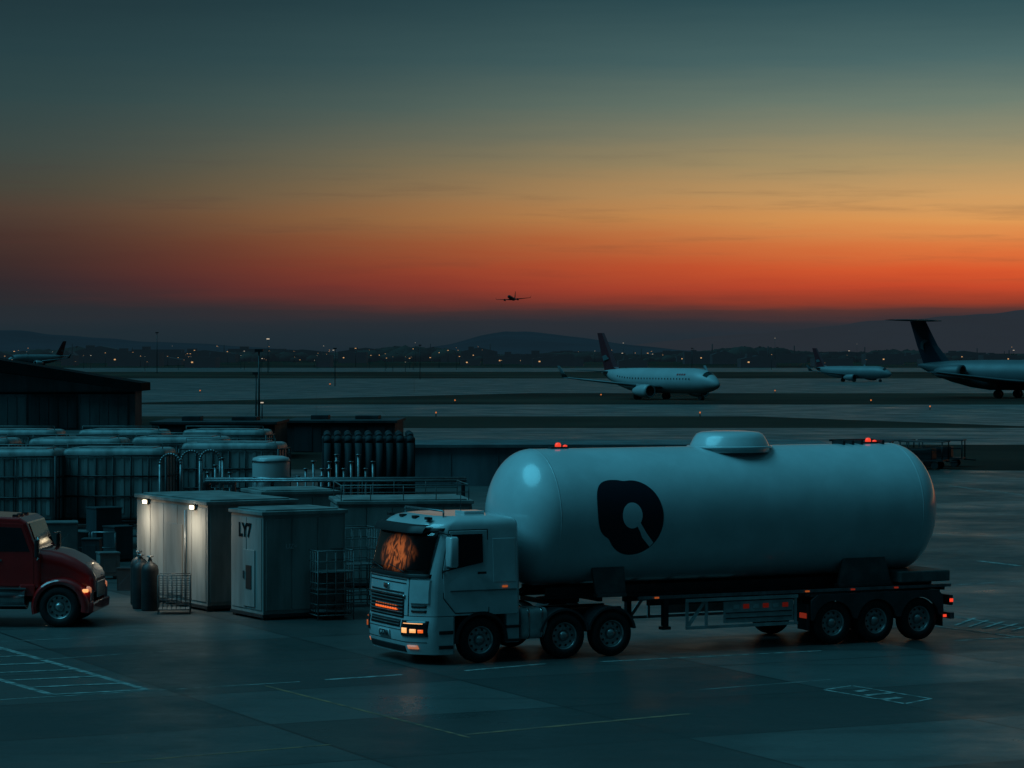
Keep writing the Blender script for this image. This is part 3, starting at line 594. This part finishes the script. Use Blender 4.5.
m=MB(); m.box(-7.0,.7,-.45,-.33,.6,.9);m.box(-7.0,.7,.33,.45,.6,.9);m.cyl((0,-1,.5),(0,1,.5),.06);m.cyl((-4.6,-1,.5),(-4.6,1,.5),.06);m.cyl((-5.9,-1,.5),(-5.9,1,.5),.06); m.box(-6.9,-4,-.4,.4,.65,.7); m.obj("chassis",'frame',red)
# ---------------------------------------------------------------- CABINETS
def cabinet(name,corner,wx,dy,h,yaw,**pr):
    e=empty(name,(corner[0],corner[1],.006),yaw,**pr)
    m=MB(); m.box(.02,wx-.02,.02,dy-.02,.14,h-.1)
    k=max(2,round(wx/.85)); 
    for i in range(k): 
        a=.08+(wx-.16)*i/k; m.box(a+.015,a+(wx-.16)/k-.015,0.0,.03,.24,h-.18)
    k=max(2,round(dy/.95))
    for i in range(k):
        a=.08+(dy-.16)*i/k; m.box(0,.03,a+.015,a+(dy-.16)/k-.015,.24,h-.18)
        m.box(wx-.03,wx,a+.015,a+(dy-.16)/k-.015,.24,h-.18)
    m.obj("wall_panel",'cabinet',e,bevel=.008)
    m=MB(); m.box(-.04,wx+.04,-.04,dy+.04,h-.1,h); m.box(.15,wx-.15,.15,dy-.15,h,h+.04); m.obj("roof",'cabinet',e,bevel=.015)
    m=MB(); m.box(.0,wx,.0,dy,.06,.139); 
    for a in(.05,wx-.25):
        for b in (.05,dy-.25): m.box(a,a+.2,b,b+.2,0,.06)
    m.obj("base_frame",'frame',e)
    return e
yw=R(30)
c2=cabinet("equipment_cabinet",(-6.3,70.8),2.35,2.0,2.75,yw,label="pale grey steel equipment cabinet with dark lettering, standing on the apron",category="cabinet")
text("LY7",.48,"cabinet_lettering",'ink',c2,(-.010,1.08,2.22),(R(90),0,R(-90)),bold=.020)
m=MB(); m.box(-.03,-.002,.45,1.15,.3,1.75); d=m.obj("door",'cabinet',c2,bevel=.008)
m=MB(); m.box(-.045,-.031,.62,.95,.75,1.35); m.obj("warning_sign",'black',d)
m=MB(); m.box(-.07,-.031,1.05,1.10,1.0,1.2); m.obj("door_handle",'steel',d)
for z in(.85,.93,1.01,1.09): m=MB(); m.box(1.75,2.15,-.02,-.002,z,z+.04); m.obj("vent",'cabinet2',c2)
text("UZ=",.17,"small_lettering",'palebox',c2,(.80,-.008,1.85),(R(90),0,0),bold=.003)
c1=cabinet("equipment_container",(-7.97,73.2),2.6,4.85,2.88,yw,label="pale grey container with two lit wall lamps under its roof edge",category="container")
for k,y in enumerate((.75,3.95)):
    m=MB(); m.box(-.08,-.042,y-.12,y+.12,2.62,2.78); l=m.obj("wall_lamp",'frame',c1,bevel=.01)
    m=MB(); m.box(-.15,-.081,y-.09,y+.09,2.65,2.75); m.obj("lamp_lens",'lampw',l,bevel=.02)
    ld=bpy.data.lights.new("lamp_light","SPOT"); ld.energy=95; ld.color=(1,.84,.62); ld.spot_size=R(172); ld.spot_blend=1; ld.shadow_soft_size=.15
    ll=bpy.data.objects.new("lamp_light",ld); sc.collection.objects.link(ll); ll.parent=l; ll.location=(-.85,y,2.45); ll.rotation_euler=(0,R(-40),0)
m=MB(); m.box(-.03,-.002,1.6,2.6,.3,2.2); m.obj("door",'cabinet',c1,bevel=.008)
c3=cabinet("equipment_container",(XD(338,80.5),80.5),3.9,3.0,2.5,R(8),label="low grey equipment container with flat roof behind the cabinets",category="container")
m=MB()
for y in (.1,2.9):
    m.path([(.1,y,2.5),(.1,y,2.95),(3.8,y,2.95),(3.8,y,2.5)],.016); m.path([(.1,y,2.74),(3.8,y,2.74)],.012)
    for x in (.95,1.9,2.85): m.cyl((x,y,2.5),(x,y,2.95),.014,n=6)
for x in (.1,3.8): m.path([(x,.1,2.95),(x,2.9,2.95)],.016)
m.obj("roof_railing",'saddle',c3)
c4=cabinet("equipment_cabinet",(XD(262,84),84),2.4,2.4,2.6,R(20),label="grey flat-roofed cabinet tucked behind other cabinets",category="cabinet")
m=MB(); m.path([(-.06,1.3,.2),(-.06,1.3,2.6)],.025); m.obj("conduit",'steel',c1)
def cage(name,loc,rot,wx,dy,h,nx,nz,r,mm,shelf=(),**pr):
    e=empty(name,loc,rot,**pr); m=MB()
    for x in(0,wx):
        for y in(0,dy): m.cyl((x,y,.0),(x,y,h),r*1.5,n=8)
    for z in (.12,h): m.path([(0,0,z),(wx,0,z),(wx,dy,z),(0,dy,z),(0,0,z)],r*1.3)
    m.obj("frame",mm,e)
    m=MB()
    for i in range(1,nx):
        x=wx*i/nx; m.cyl((x,0,.12),(x,0,h),r,n=6); m.cyl((x,dy,.12),(x,dy,h),r,n=6)
    for i in range(1,nx):
        y=dy*i/nx; m.cyl((0,y,.12),(0,y,h),r,n=6); m.cyl((wx,y,.12),(wx,y,h),r,n=6)
    for i in range(1,nz):
        z=.12+(h-.12)*i/nz; m.path([(0,0,z),(wx,0,z),(wx,dy,z),(0,dy,z),(0,0,z)],r)
    m.obj("wire_mesh",mm,e)
    for z in shelf:
        m=MB(); m.box(.01,wx-.01,.01,dy-.01,z,z+.03); m.obj("shelf",mm,e)
    return e
cage("wire_cage",(XD(158,72.5),72.5,.006),R(5),.82,.7,1.0,7,7,.009,'saddle',(.1,),label="small dark wire mesh cage trolley beside container",category="cage")
cage("storage_rack",(XD(318,70.8),70.8,.006),R(22),.95,.8,1.75,4,6,.012,'saddle',(.2,.75,1.2),label="tall tubular steel rack with shelves beside cabinet",category="rack")
cage("storage_rack",(XD(345,74.5),74.5,.006),R(22),.9,.8,2.1,4,7,.012,'saddle',(.3,1.1),label="galvanised tubular rack beside cabinet",category="rack")
def bottle(loc,**pr):
    e=empty("gas_cylinder",loc,0,**pr); m=MB(); m.rev([(0,0),(.22,0),(.23,.04),(.23,1.05),(.2,1.18),(.1,1.26),(.06,1.28),(.06,1.34)],n=24,axis='z'); m.obj("cylinder_body",'frame',e)
    m=MB(); m.cyl((0,0,1.34),(0,0,1.44),.04); m.cyl((-.09,0,1.42),(.09,0,1.42),.02); m.obj("valve",'steel',e); return e
for p,d in((141,74.2),(150,73.6),(139,75.4)): bottle((XD(p,d),d,.006),label="dark gas cylinder standing against container",category="gas cylinder",group="gas cylinders beside the container")
# ---------------------------------------------------------------- CAGED TANKS
def caged(w_,d_,h_,zb=1.0):
    e=empty("storage_tank",(0,0,0),0)
    m=MB(); secs=[]; hw,hd_=w_/2-.05,d_/2-.05
    for z,k in ((zb,.06),(zb+.05,.02),(zb+.1,0),(h_-.20,0),(h_-.10,.02),(h_-.03,.07),(h_,.16)):
        secs.append([(x,y,z) for x,y in rrect(hw-k,hd_-k,.16)])
    m.loft(secs)
    n=int(w_/.33)
    for i in range(n):
        x=-w_/2+.26+(w_-.52)*i/(n-1); m.box(x-.06,x+.06,-d_/2+.02,-d_/2+.06,zb+.2,h_-.30)
    m.box(-w_*.35,w_*.35,-d_*.3,d_*.3,h_-.01,h_+.04)
    m.obj("tank_body",'poly',e,bevel=.01)
    m=MB()
    for x in(-w_/2,w_/2):
        for y in(-d_/2,d_/2): m.cyl((x,y,0),(x,y,h_-.22),.05,n=8)
    for z in(zb-.06,zb+.8,zb+1.5,h_-.24):
        m.path([(-w_/2,-d_/2,z),(w_/2,-d_/2,z),(w_/2,d_/2,z),(-w_/2,d_/2,z),(-w_/2,-d_/2,z)],.03)
    k_=max(4,int(w_/.6))
    for i in range(1,k_):
        x=-w_/2+w_*i/k_; m.cyl((x,-d_/2,zb),(x,-d_/2,h_-.24),.022,n=6)
    for i in range(1,4):
        y=-d_/2+d_*i/4; m.cyl((w_/2,y,zb),(w_/2,y,h_-.24),.022,n=6); m.cyl((-w_/2,y,zb),(-w_/2,y,h_-.24),.022,n=6)
    m.box(-w_/2,w_/2,-d_/2,d_/2,zb-.16,zb-.09)
    m.obj("cage_frame",'frame',e)
    m=MB(); m.path([(w_*.3,-d_/2-.05,.3),(w_*.3,-d_/2-.05,zb+.2)],.05); m.path([(-w_/2,-d_/2-.1,.45),(w_/2,-d_/2-.1,.45)],.045); m.path([(-w_/2,-d_/2-.1,.7),(w_/2,-d_/2-.1,.7)],.03); m.rev([(.11,0),(.11,.04),(0,.04)],(w_*.3,-d_/2-.16,.55),'y',n=12); m.obj("outlet_pipe",'steel',e)
    m=MB(); m.path([(-w_*.45,-d_*.35,h_-.2),(-w_*.45,-d_*.35,h_+.16),(w_*.45,-d_*.35,h_+.16),(w_*.45,-d_*.35,h_-.2)],.018); m.obj("top_pipe",'saddle',e)
    return e
lab=dict(label="pale plastic storage tank in dark steel cage frame",category="storage tank",group="caged storage tanks beside the apron")
ctA=caged(2.75,2.3,3.45); ctB=caged(3.7,2.3,3.45)
pos=[(24,97,0),(120,98,1),(-75,98,1),(235,104,1),(-30,109,1),(80,109,1),(182,111,1),(20,121,1),(125,121,1),(228,121,1)]
used=[0,0]
for p,d,t in pos:
    pr_=(ctA,ctB)[t]
    if not used[t]:
        used[t]=1; pr_.location=(XD(p,d),d,.006); pr_.rotation_euler[2]=R(-4)
        for k,v in lab.items(): pr_[k]=v
    else: copy_tree(pr_,(XD(p,d),d,.006),R(-4+random.uniform(-2,2)),**lab)
for i,(p,d) in enumerate(((160,94.5),(181,96),(200,95))):
    m=MB(); hh=3.35+.05*i
    pts=[(0,0,0),(0,0,hh-.35)]+[(.35-.35*math.cos(R(a)),0,hh-.35+.35*math.sin(R(a))) for a in range(15,181,15)]+[(.7,0,1.9)]
    m.path(pts,.045,n=10); m.box(-.1,.1,-.1,.1,0,.04); m.obj("vent_pipe",'steel',None,loc=(XD(p,d),d,.006),rot=R(10*i),label="bent steel vent pipe rising beside the storage tanks",category="pipe",group="vent pipes by storage tanks")
e=empty("water_tank",(XD(271,93),93,.006),0,label="upright white cylindrical tank behind the cabinets",category="storage tank")
m=MB(); m.rev([(0,0),(.62,0),(.62,3.2),(.6,3.28),(.4,3.34),(0,3.36)],n=40,axis='z'); m.obj("tank_body",'white',e)
for z in(.8,1.7,2.6,3.15): m=MB(); m.rev([(.62,z),(.64,z),(.64,z+.06),(.62,z+.06)],n=40,axis='z'); m.obj("band",'steel',e)
def manifold(px,d,n,rot):
    e=empty("pipe_manifold",(XD(px,d),d,.006),rot,label="cluster of vertical steel pipes with valves on a frame",category="pipes",group="pipe clusters behind the cabinets")
    for i in range(n):
        m=MB(); x=i*.26; m.cyl((x,0,.2),(x,0,2.6+.25*(i%3)),.045,n=10); m.rev([(.0,0),(.09,0),(.09,.04),(0,.04)],(x,0,2.6+.25*(i%3)),'z',n=10)
        m.obj("riser_pipe",'steel',e)
    L=(n-1)*.26+.2
    m=MB(); m.box(-.15,L,-.15,.15,.1,.2); m.box(-.15,L,-.1,.1,2.2,2.28); m.box(-.15,-.05,-.1,.1,.2,2.2); m.box(L-.1,L,-.1,.1,.2,2.2); m.obj("pipe_frame",'frame',e)
manifold(298,94,6,R(4)); manifold(208,97,4,R(-8)); manifold(322,100,8,R(6))
e=empty("pipe_rack",(XD(205,92),92,.006),R(3),label="long low rack carrying thin horizontal pipes behind the cabinets",category="pipes")
for k in range(4):
    m=MB(); m.cyl((0,k*.22,2.55+.05*(k%2)),(8.6,k*.22,2.55+.05*(k%2)),.045,n=8); m.obj("horizontal_pipe",'steel',e)
m=MB()
for x in (.1,2.2,4.3,6.4,8.5): m.box(x-.05,x+.05,-.05,.05,0,2.5); m.box(x-.05,x+.05,.68,.78,0,2.5); m.box(x-.05,x+.05,-.1,.8,2.42,2.5)
m.box(0,8.6,-.03,.03,1.2,1.26); m.obj("rack_frame",'frame',e)
# low dark ribbed enclosure with vertical ribs, running on towards the tanker
e=empty("ribbed_enclosure",(XD(322,132),132,.006),R(4),label="low dark ribbed enclosure with rounded vertical ribs behind cabinets",category="enclosure")
m=MB(); m.box(0,4.4,.2,3.2,0,2.75); m.obj("enclosure_core",'duct',e,bevel=.05)
for i in range(9):
    m=MB(); x=.25+i*.49; m.path([(x,.12,0),(x,.12,2.5),(x,.3,2.75),(x,.7,2.85),(x,3.0,2.85)],.17,n=14); m.obj("enclosure_rib",'duct',e)
random.seed(4)
for i,(p,d,wd,h) in enumerate(((92,88,.55,.9),(108,84,.6,.75),(118,91,.7,1.1),(76,93,.8,.8),(128,80,.5,.6),(60,90,1.1,1.3),(104,93,.9,1.6))):
    e=MB(); e.box(-wd/2,wd/2,-wd/2,wd/2,.1,h); e.box(-wd/2-.02,wd/2+.02,-wd/2-.02,wd/2+.02,h,h+.05); e.box(-wd/2,-wd/2+.1,-wd/2,wd/2,0,.1); e.box(wd/2-.1,wd/2,-wd/2,wd/2,0,.1)
    e.box(-wd*.3,wd*.3,-wd/2-.015,-wd/2,.2,h-.15)
    e.obj("utility_box",'cabinet2' if i%2 else 'cont',None,bevel=.02,loc=(XD(p,d),d,.006),rot=R(20*i),label="small lidded utility box standing on the apron",category="box",group="utility boxes by the storage tanks")
for i in range(4):
    p=14+i*26
    m=MB(); m.path([(0,0,0),(0,0,1.0),(.75,0,1.0),(.75,0,0)],.025); m.path([(0,0,.5),(.75,0,.5)],.02)
    m.obj("guard_rail",'steel',None,loc=(XD(p,90),90,.006),label="short steel tube guard rail",category="guard rail",group="guard rails by the tanks")
def lowb(name,px0,px1,d,depth,h,rot,wall,label,doors=3,cat="building",roof='bldg',vents=True):
    L=XD(px1,d)-XD(px0,d); e=empty(name,(XD(px0,d),d,.006),rot,label=label,category=cat)
    m=MB(); m.box(0,L,0,depth,0,h-.12); 
    for i in range(int(L/2.4)+1): m.box(i*2.4,i*2.4+.08,-.04,0,0,h-.12)
    m.obj("wall",wall,e)
    m=MB(); m.box(-.15,L+.15,-.2,depth+.15,h-.12,h+.06)
    if vents: m.box(L*.2,L*.2+1.2,depth*.3,depth*.5,h+.06,h+.35); m.box(L*.6,L*.6+1.6,depth*.4,depth*.7,h+.06,h+.3)
    m.obj("roof",roof,e,bevel=.02)
    for i in range(doors):
        x=L*(i+.5)/doors; m=MB(); m.box(x-.6,x+.6,-.04,-.0,0.05,min(2.1,h-.3)); m.obj("door",'cont',e)
    return e
lowb("low_building",402,830,142,7,2.05,R(1),'wallb',"long plain low blue-grey service building with flat roof",0,vents=False,roof='bldg2')
lowb("low_building",152,275,178,8,2.3,R(-1),'bldg',"low dark flat-roofed shed beside hangar",3)
lowb("low_building",285,395,190,8,2.1,R(-2),'bldg',"low dark shed with roof vents",3)
# ---------------------------------------------------------------- hangar
d=244; xr=XD(135,d); e=empty("hangar",(xr,d,.006),0,label="dark low hangar with overhanging pitched roof and panelled doors",category="hangar")
m=MB(); Lh=28
m.prism([(0,0),(0,3.45),(-Lh/2,5.3),(-Lh,3.45),(-Lh,0)],0,4.5)
m.obj("wall",'bldg2',e)
m=MB(); 
m.prism([(.7,3.4),(.7,4.1),(-Lh/2,6.5),(-Lh-.7,4.1),(-Lh-.7,3.4),(-Lh/2,5.4)],-1.2,5)
m.obj("roof",'roof',e)
for i in range(6):
    x=-.6-i*4.4; m=MB(); m.box(x-4.1,x,-.12,-.01,.05,3.1)
    for k in range(5): m.box(x-4.1+.05+k*.82,x-4.1+.75+k*.82,-.16,-.12,.2,2.9)
    m.obj("hangar_door",'bldg2' if i!=1 else 'bldg',e)
m=MB(); m.box(-28,0,-.14,-.005,3.14,3.28); m.obj("door_rail",'roof',e)
# ---------------------------------------------------------------- AIRLINERS
def wingsec(x0,x1,y,z,t):
    c_=x0-x1; return [(x0,y,z),(x0-.12*c_,y,z+t*.6),(x0-.4*c_,y,z+t*.75),(x1,y,z+.02),(x0-.5*c_,y,z-t*.35),(x0-.12*c_,y,z-t*.4)]
def airliner(loc,yaw,s,ttail,fin,label,fus='air',gear=True,windows=True,roll=0,engm='air',pitch=0,wingm='airgrey',redmark=False,slim=1.0):
    e=empty("airliner",loc,yaw,label=label,category="airplane"); zc_=2.7
    T=Matrix.Scale(s,4)@Matrix.Translation((0,0,zc_))
    def B(): b=MB(); b.M=T; return b
    st=[(-13.5,.12,1.15),(-12.8,.38,1.0),(-11.5,.75,.78),(-9,1.28,.42),(-6.5,1.62,.14),(-4,1.8,0),(8,1.8,0),(9.6,1.72,-.02),(10.9,1.5,-.12),(12,1.13,-.26),(12.9,.7,-.42),(13.35,.35,-.5),(13.5,.08,-.54)]
    b=B(); b.loft([[(x,slim*r*math.cos(R(a)),z+slim*r*math.sin(R(a))) for a in range(0,360,15)] for x,r,z in st]); fu=b.obj("fuselage",fus,e)
    b=B(); b.loft([[(x,slim*r*1.01*math.cos(R(a)),z+slim*r*1.01*math.sin(R(a))) for a in(40,60,75,90,105,120,140)] for x,r,z in((11.2,1.46,-.13),(11.9,1.17,-.24))],0,True,False,False); b.obj("cockpit_window",'glass',fu)
    if redmark:
        for sg in(1,-1):
            for x0,x1 in((6.0,6.4),(6.55,6.9),(7.05,7.4),(7.55,7.95)):
                b=B(); b.loft([[(x,sg*1.815*math.cos(R(a)),1.815*math.sin(R(a))) for a in(26,29,32,35)] for x in (x0,(x0+x1)/2,x1)],0,True,False,False); b.obj("airline_marking",'airred2',fu)
    if windows:
        proto=None
        for sg in(1,-1):
            for i in range(26):
                x=-8+i*.68
                if proto is None:
                    b=MB(); b.M=Matrix.Scale(s,4); b.box(-.08,.08,-.02,.02,-.12,.12); proto=b.obj("cabin_window",'glass',fu)
                    o=proto
                else: o=proto.copy(); sc.collection.objects.link(o)
                rr=interp([(-9,1.28),(-6.5,1.62),(-4,1.8)],x); zz=interp([(-9,.42),(-6.5,.14),(-4,0)],x)
                o.location=(x*s,sg*math.sqrt(max(.1,rr*rr-.09))*s,(zc_+zz+.3)*s)
    for sg in(1,-1):
        b=B(); b.loft([wingsec(3.2,-3.6,sg*1.0,-1.0,.55),wingsec(0.6,-3.3,sg*5,-.6,.36),wingsec(-4.2,-5.8,sg*13,.4,.16)],0,True)
        wg=b.obj("wing",wingm,e)
        if not ttail:
            b=B(); b.loft([wingsec(-4.3,-5.8,sg*12.95,.4,.1),wingsec(-5.0,-6.0,sg*13.25,1.2,.08),wingsec(-5.8,-6.4,sg*13.4,2.1,.05)]); b.obj("winglet",wingm,wg)
        zt=6.5 if ttail else 1.15
        b=B()
        if ttail: b.loft([wingsec(-12.0,-14.9,sg*.1,zt,.26),wingsec(-13.4,-15.0,sg*6.0,zt+.05,.12)])
        else: b.loft([wingsec(-10.9,-13.1,sg*.15,zt,.2),wingsec(-13.3,-14.4,sg*5.4,zt+.35,.08)])
        b.obj("tailplane",'airdark' if ttail else wingm,e)
        b=B(); 
        if ttail: ex,ey,ez=-6.2,sg*2.55,.3; b.box(ex-2,ex,sg*1.4,sg*2.1,ez-.1,ez+.1)
        else: ex,ey,ez=4.3,sg*4.9,-1.45; b.box(ex-3.2,ex-.9,ey-.1,ey+.1,ez+.5,ez+1.0)
        b.rev([(.72*slim,-.1),(.88*slim,.0),(.95*slim,-.6),(.92*slim,-1.8),(.7*slim,-3.0),(.45,-3.7),(.3,-3.7),(0,-4.2)],(ex,ey,ez),'x',n=24); en=b.obj("engine",engm,e)
        b=B(); b.rev([(.76*slim,-.12),(.7*slim,-.5),(0,-.5)],(ex,ey,ez),'x',n=24); b.rev([(.2,-.5),(.12,-.25),(0,-.15)],(ex,ey,ez),'x',n=12); b.obj("engine_intake",'airdark',en)
        if gear:
            b=B(); b.cyl((-1.6,sg*2.6,-.9),(-1.6,sg*2.6,-2.3),.14); 
            for dx in(-.3,.3): b.cyl((-1.6,sg*2.6+dx-.13,-2.22),(-1.6,sg*2.6+dx+.13,-2.22),.48,n=18)
            b.obj("landing_gear",'airdark',e)
    if gear:
        b=B(); b.cyl((9.6,0,-1.4),(9.6,0,-2.4),.1); b.cyl((9.6,-.3,-2.34),(9.6,.3,-2.34),.36,n=18); b.obj("landing_gear",'airdark',e)
    b=B(); 
    if ttail: S_=[(1.0,-8.8,-12.7,.24),(3.5,-10.9,-13.7,.18),(6.6,-12.6,-14.7,.12)]
    else: S_=[(1.2,-7.2,-12.9,.12),(1.9,-9.6,-13.1,.24),(6.9,-13.0,-14.7,.12)]
    b.loft([[(x0,0,z),(x0-.25*(x0-x1),t,z),(x1,0,z),(x0-.25*(x0-x1),-t,z)] for z,x0,x1,t in S_],0,False); f_=b.obj("tail_fin",fin,e)
    for sg in(1,-1):
        b=B()
        if ttail:
            P=[(-12.1,4.1),(-12.6,4.3),(-13.1,3.9),(-13.1,3.2),(-12.6,2.9),(-12.75,3.3),(-12.7,3.7)]
            b.add([(x,sg*.24,z) for x,z in P],[tuple(range(len(P)))])
        else: b.add([(-11.5,sg*.27,3.1),(-12.9,sg*.24,2.8),(-13.2,sg*.22,3.5),(-12.3,sg*.24,3.7)],[(0,1,2,3)])
        b.obj("tail_emblem",'airdk',f_)
    e.rotation_euler=(roll,pitch,yaw)
    return e
airliner((XD(659,402),402,.006),R(-54.7),1.0,False,'airred',"white airliner with maroon tail fin and raised winglets taxiing",redmark=True)
airliner((75.2,414,.006),R(-36),1.25,True,'airnavy',"dusky grey jet with navy T-shaped tail parked beside taxiway",fus='airdk',windows=False,engm='airdk',wingm='airdk')
airliner((XD(853,640),640,.006),R(-44),.80,False,'airred',"distant white airliner with dark maroon tail fin",windows=False,fus='airgrey',engm='airgrey',wingm='airdk')
airliner((XD(36,1330),1330,.006),R(-132),1.25,False,'airred',"far-off white airliner with dark tail fin on airfield",windows=False,fus='airgrey')
airliner((XD(512,2600),2600,H+53/F*2600-2.7),R(-102),1.25,False,'airdark',"dark airliner silhouette flying low in the dusk sky",windows=False,fus='airdark',gear=False,roll=R(3),engm='airdark',pitch=R(-6),wingm='airdark',slim=.72)
# ---------------------------------------------------------------- baggage carts
def cart():
    e=empty("baggage_cart",(0,0,0),0); m=MB(); m.box(0,2.6,0,1.4,.45,.55); 
    for x in(.04,2.56):
        for y in(.04,1.36): m.cyl((x,y,.5),(x,y,1.55),.04,n=6)
    m.path([(.04,.04,1.1),(2.56,.04,1.1)],.03); m.cyl((2.6,.7,.45),(3.3,.7,.4),.04)
    m.obj("cart_frame",'frame',e); m=MB(); m.box(-.05,2.65,-.05,1.45,1.55,1.62); m.obj("canopy",'cont',e,bevel=.02)
    m=MB(); m.box(.2,1.9,.2,1.2,.551,1.2); m.obj("cargo",'black',e,bevel=.05)
    for x in(.5,2.1):
        for y in(.1,1.3): m=MB(); m.cyl((x,y-.07,.22),(x,y+.07,.22),.22,n=16); m.obj("wheel",'rubber',e)
    return e
ctp=cart(); lab=dict(label="dark canopied baggage cart at edge of apron",category="baggage cart",group="baggage carts at the apron edge")
for i in range(4):
    p=(XD(846,163)+i*1.55,163+(i%2)*3.0,.006)
    if i==0: ctp.location=p; ctp.rotation_euler[2]=R(-14); [ctp.__setitem__(k,v) for k,v in lab.items()]
    else: copy_tree(ctp,p,R(-14+random.uniform(-14,14)),**lab)
# ---------------------------------------------------------------- masts and far lights
def mast(px,d,h,head='farlampw',lit=True,name="lamp_mast",sz=.35,grp=True,lab_="tall lamp mast on the airfield"):
    m=MB(); m.cyl((0,0,0),(0,0,h),max(.08,sz*.28),max(.05,sz*.2),n=6); e=m.obj(name,'frame',None,loc=(XD(px,d),d,.006),label=lab_,category="lamp post")
    if grp: e["group"]="airfield lamp masts"
    m=MB(); m.box(-sz,sz,-sz*.5,sz*.5,h-sz*.35,h+sz*.35); m.obj("lamp_head",head if lit else 'frame',e); return e
mast(259,205,6.9,'farlampw',False,sz=.3); mast(256,208,5.2,'farlampw',False,sz=.25); mast(157,900,13,lit=False,sz=.5); mast(262,232,2.6,sz=.12)
mast(335,560,7.5,lit=False); mast(420,700,8.5,lit=False); mast(692,900,8,lit=False); mast(268,900,11,'farlampw',True,sz=.45)
random.seed(21)
for i in range(180):
    d=random.uniform(900,3000); px=random.choice([random.uniform(-10,520),random.uniform(60,480),random.uniform(-10,1030)]); h=random.uniform(2.2,8.5)
    if random.random()<.12: h+=5
    sz=d*(.22+random.random()**2*.6)/F
    mast(px,d,h,random.choice(['farlamp','farlamp','farlampw']),sz=sz,lab_="distant lit lamp post on the airfield")
for i,(px,d) in enumerate(((436,296),(455,372),(601,420),(871,372),(775,465),(930,330),(700,296),(200,465),(330,560))):
    m=MB(); m.cyl((0,0,0),(0,0,.3),.06,n=6); m.rev([(0,.3),(.1*d/450,.32),(.1*d/450,.45),(0,.5)],n=8,axis='z',mi=1); m.obj("runway_light",['frame','rwl'],None,loc=(XD(px,d),d,.006),label="small lit runway edge light on the ground",category="runway light",group="runway edge lights")
random.seed(33)
for i in range(84):
    d=random.uniform(1200,3000); px=-20+i*13+random.uniform(-12,12); L=random.uniform(8,45)*d/2000; h=random.uniform(2.2,7.5); dp=20
    if px<480: h*=1.25
    m=MB(); 
    if i%3: m.box(-L/2,L/2,0,dp,0,h)
    else: m.prism([(-L/2,0),(L/2,0),(L/2,h*.8),(0,h*1.15),(-L/2,h*.8)],0,dp)
    m.box(-L*.3,-L*.15,4,10,h*.9,h+random.uniform(.5,2)); 
    if random.random()<.4: m.cyl((L*.3,5,h*.7),(L*.3,5,h+random.uniform(2,5)),.35,n=6)
    for k in range(int(L/6)):
        if random.random()<.25: m.box(-L/2+3+k*6,-L/2+3.8+k*6,-.12,-.0,h*.45,h*.45+.55,mi=1)
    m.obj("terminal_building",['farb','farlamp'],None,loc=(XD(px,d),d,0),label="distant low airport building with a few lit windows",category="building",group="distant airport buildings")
random.seed(5)
m=MB()
for i in range(1300):
    d=random.uniform(1900,3400); px=random.uniform(-60,1090); r=random.uniform(2.5,5.5)*(1+.6*math.sin(px/37)*math.sin(px/91)); z=r*.55; x=XD(px,d)
    n=7; secs=[]
    for a in (-60,-20,20,60,85):
        secs.append([(x+math.cos(2*math.pi*k/n)*r*1.6*math.cos(R(a))*random.uniform(.8,1.2),d+math.sin(2*math.pi*k/n)*r*math.cos(R(a)),z+r*.8*math.sin(R(a))*random.uniform(.8,1.15)) for k in range(n)])
    m.loft(secs,0,True,False)
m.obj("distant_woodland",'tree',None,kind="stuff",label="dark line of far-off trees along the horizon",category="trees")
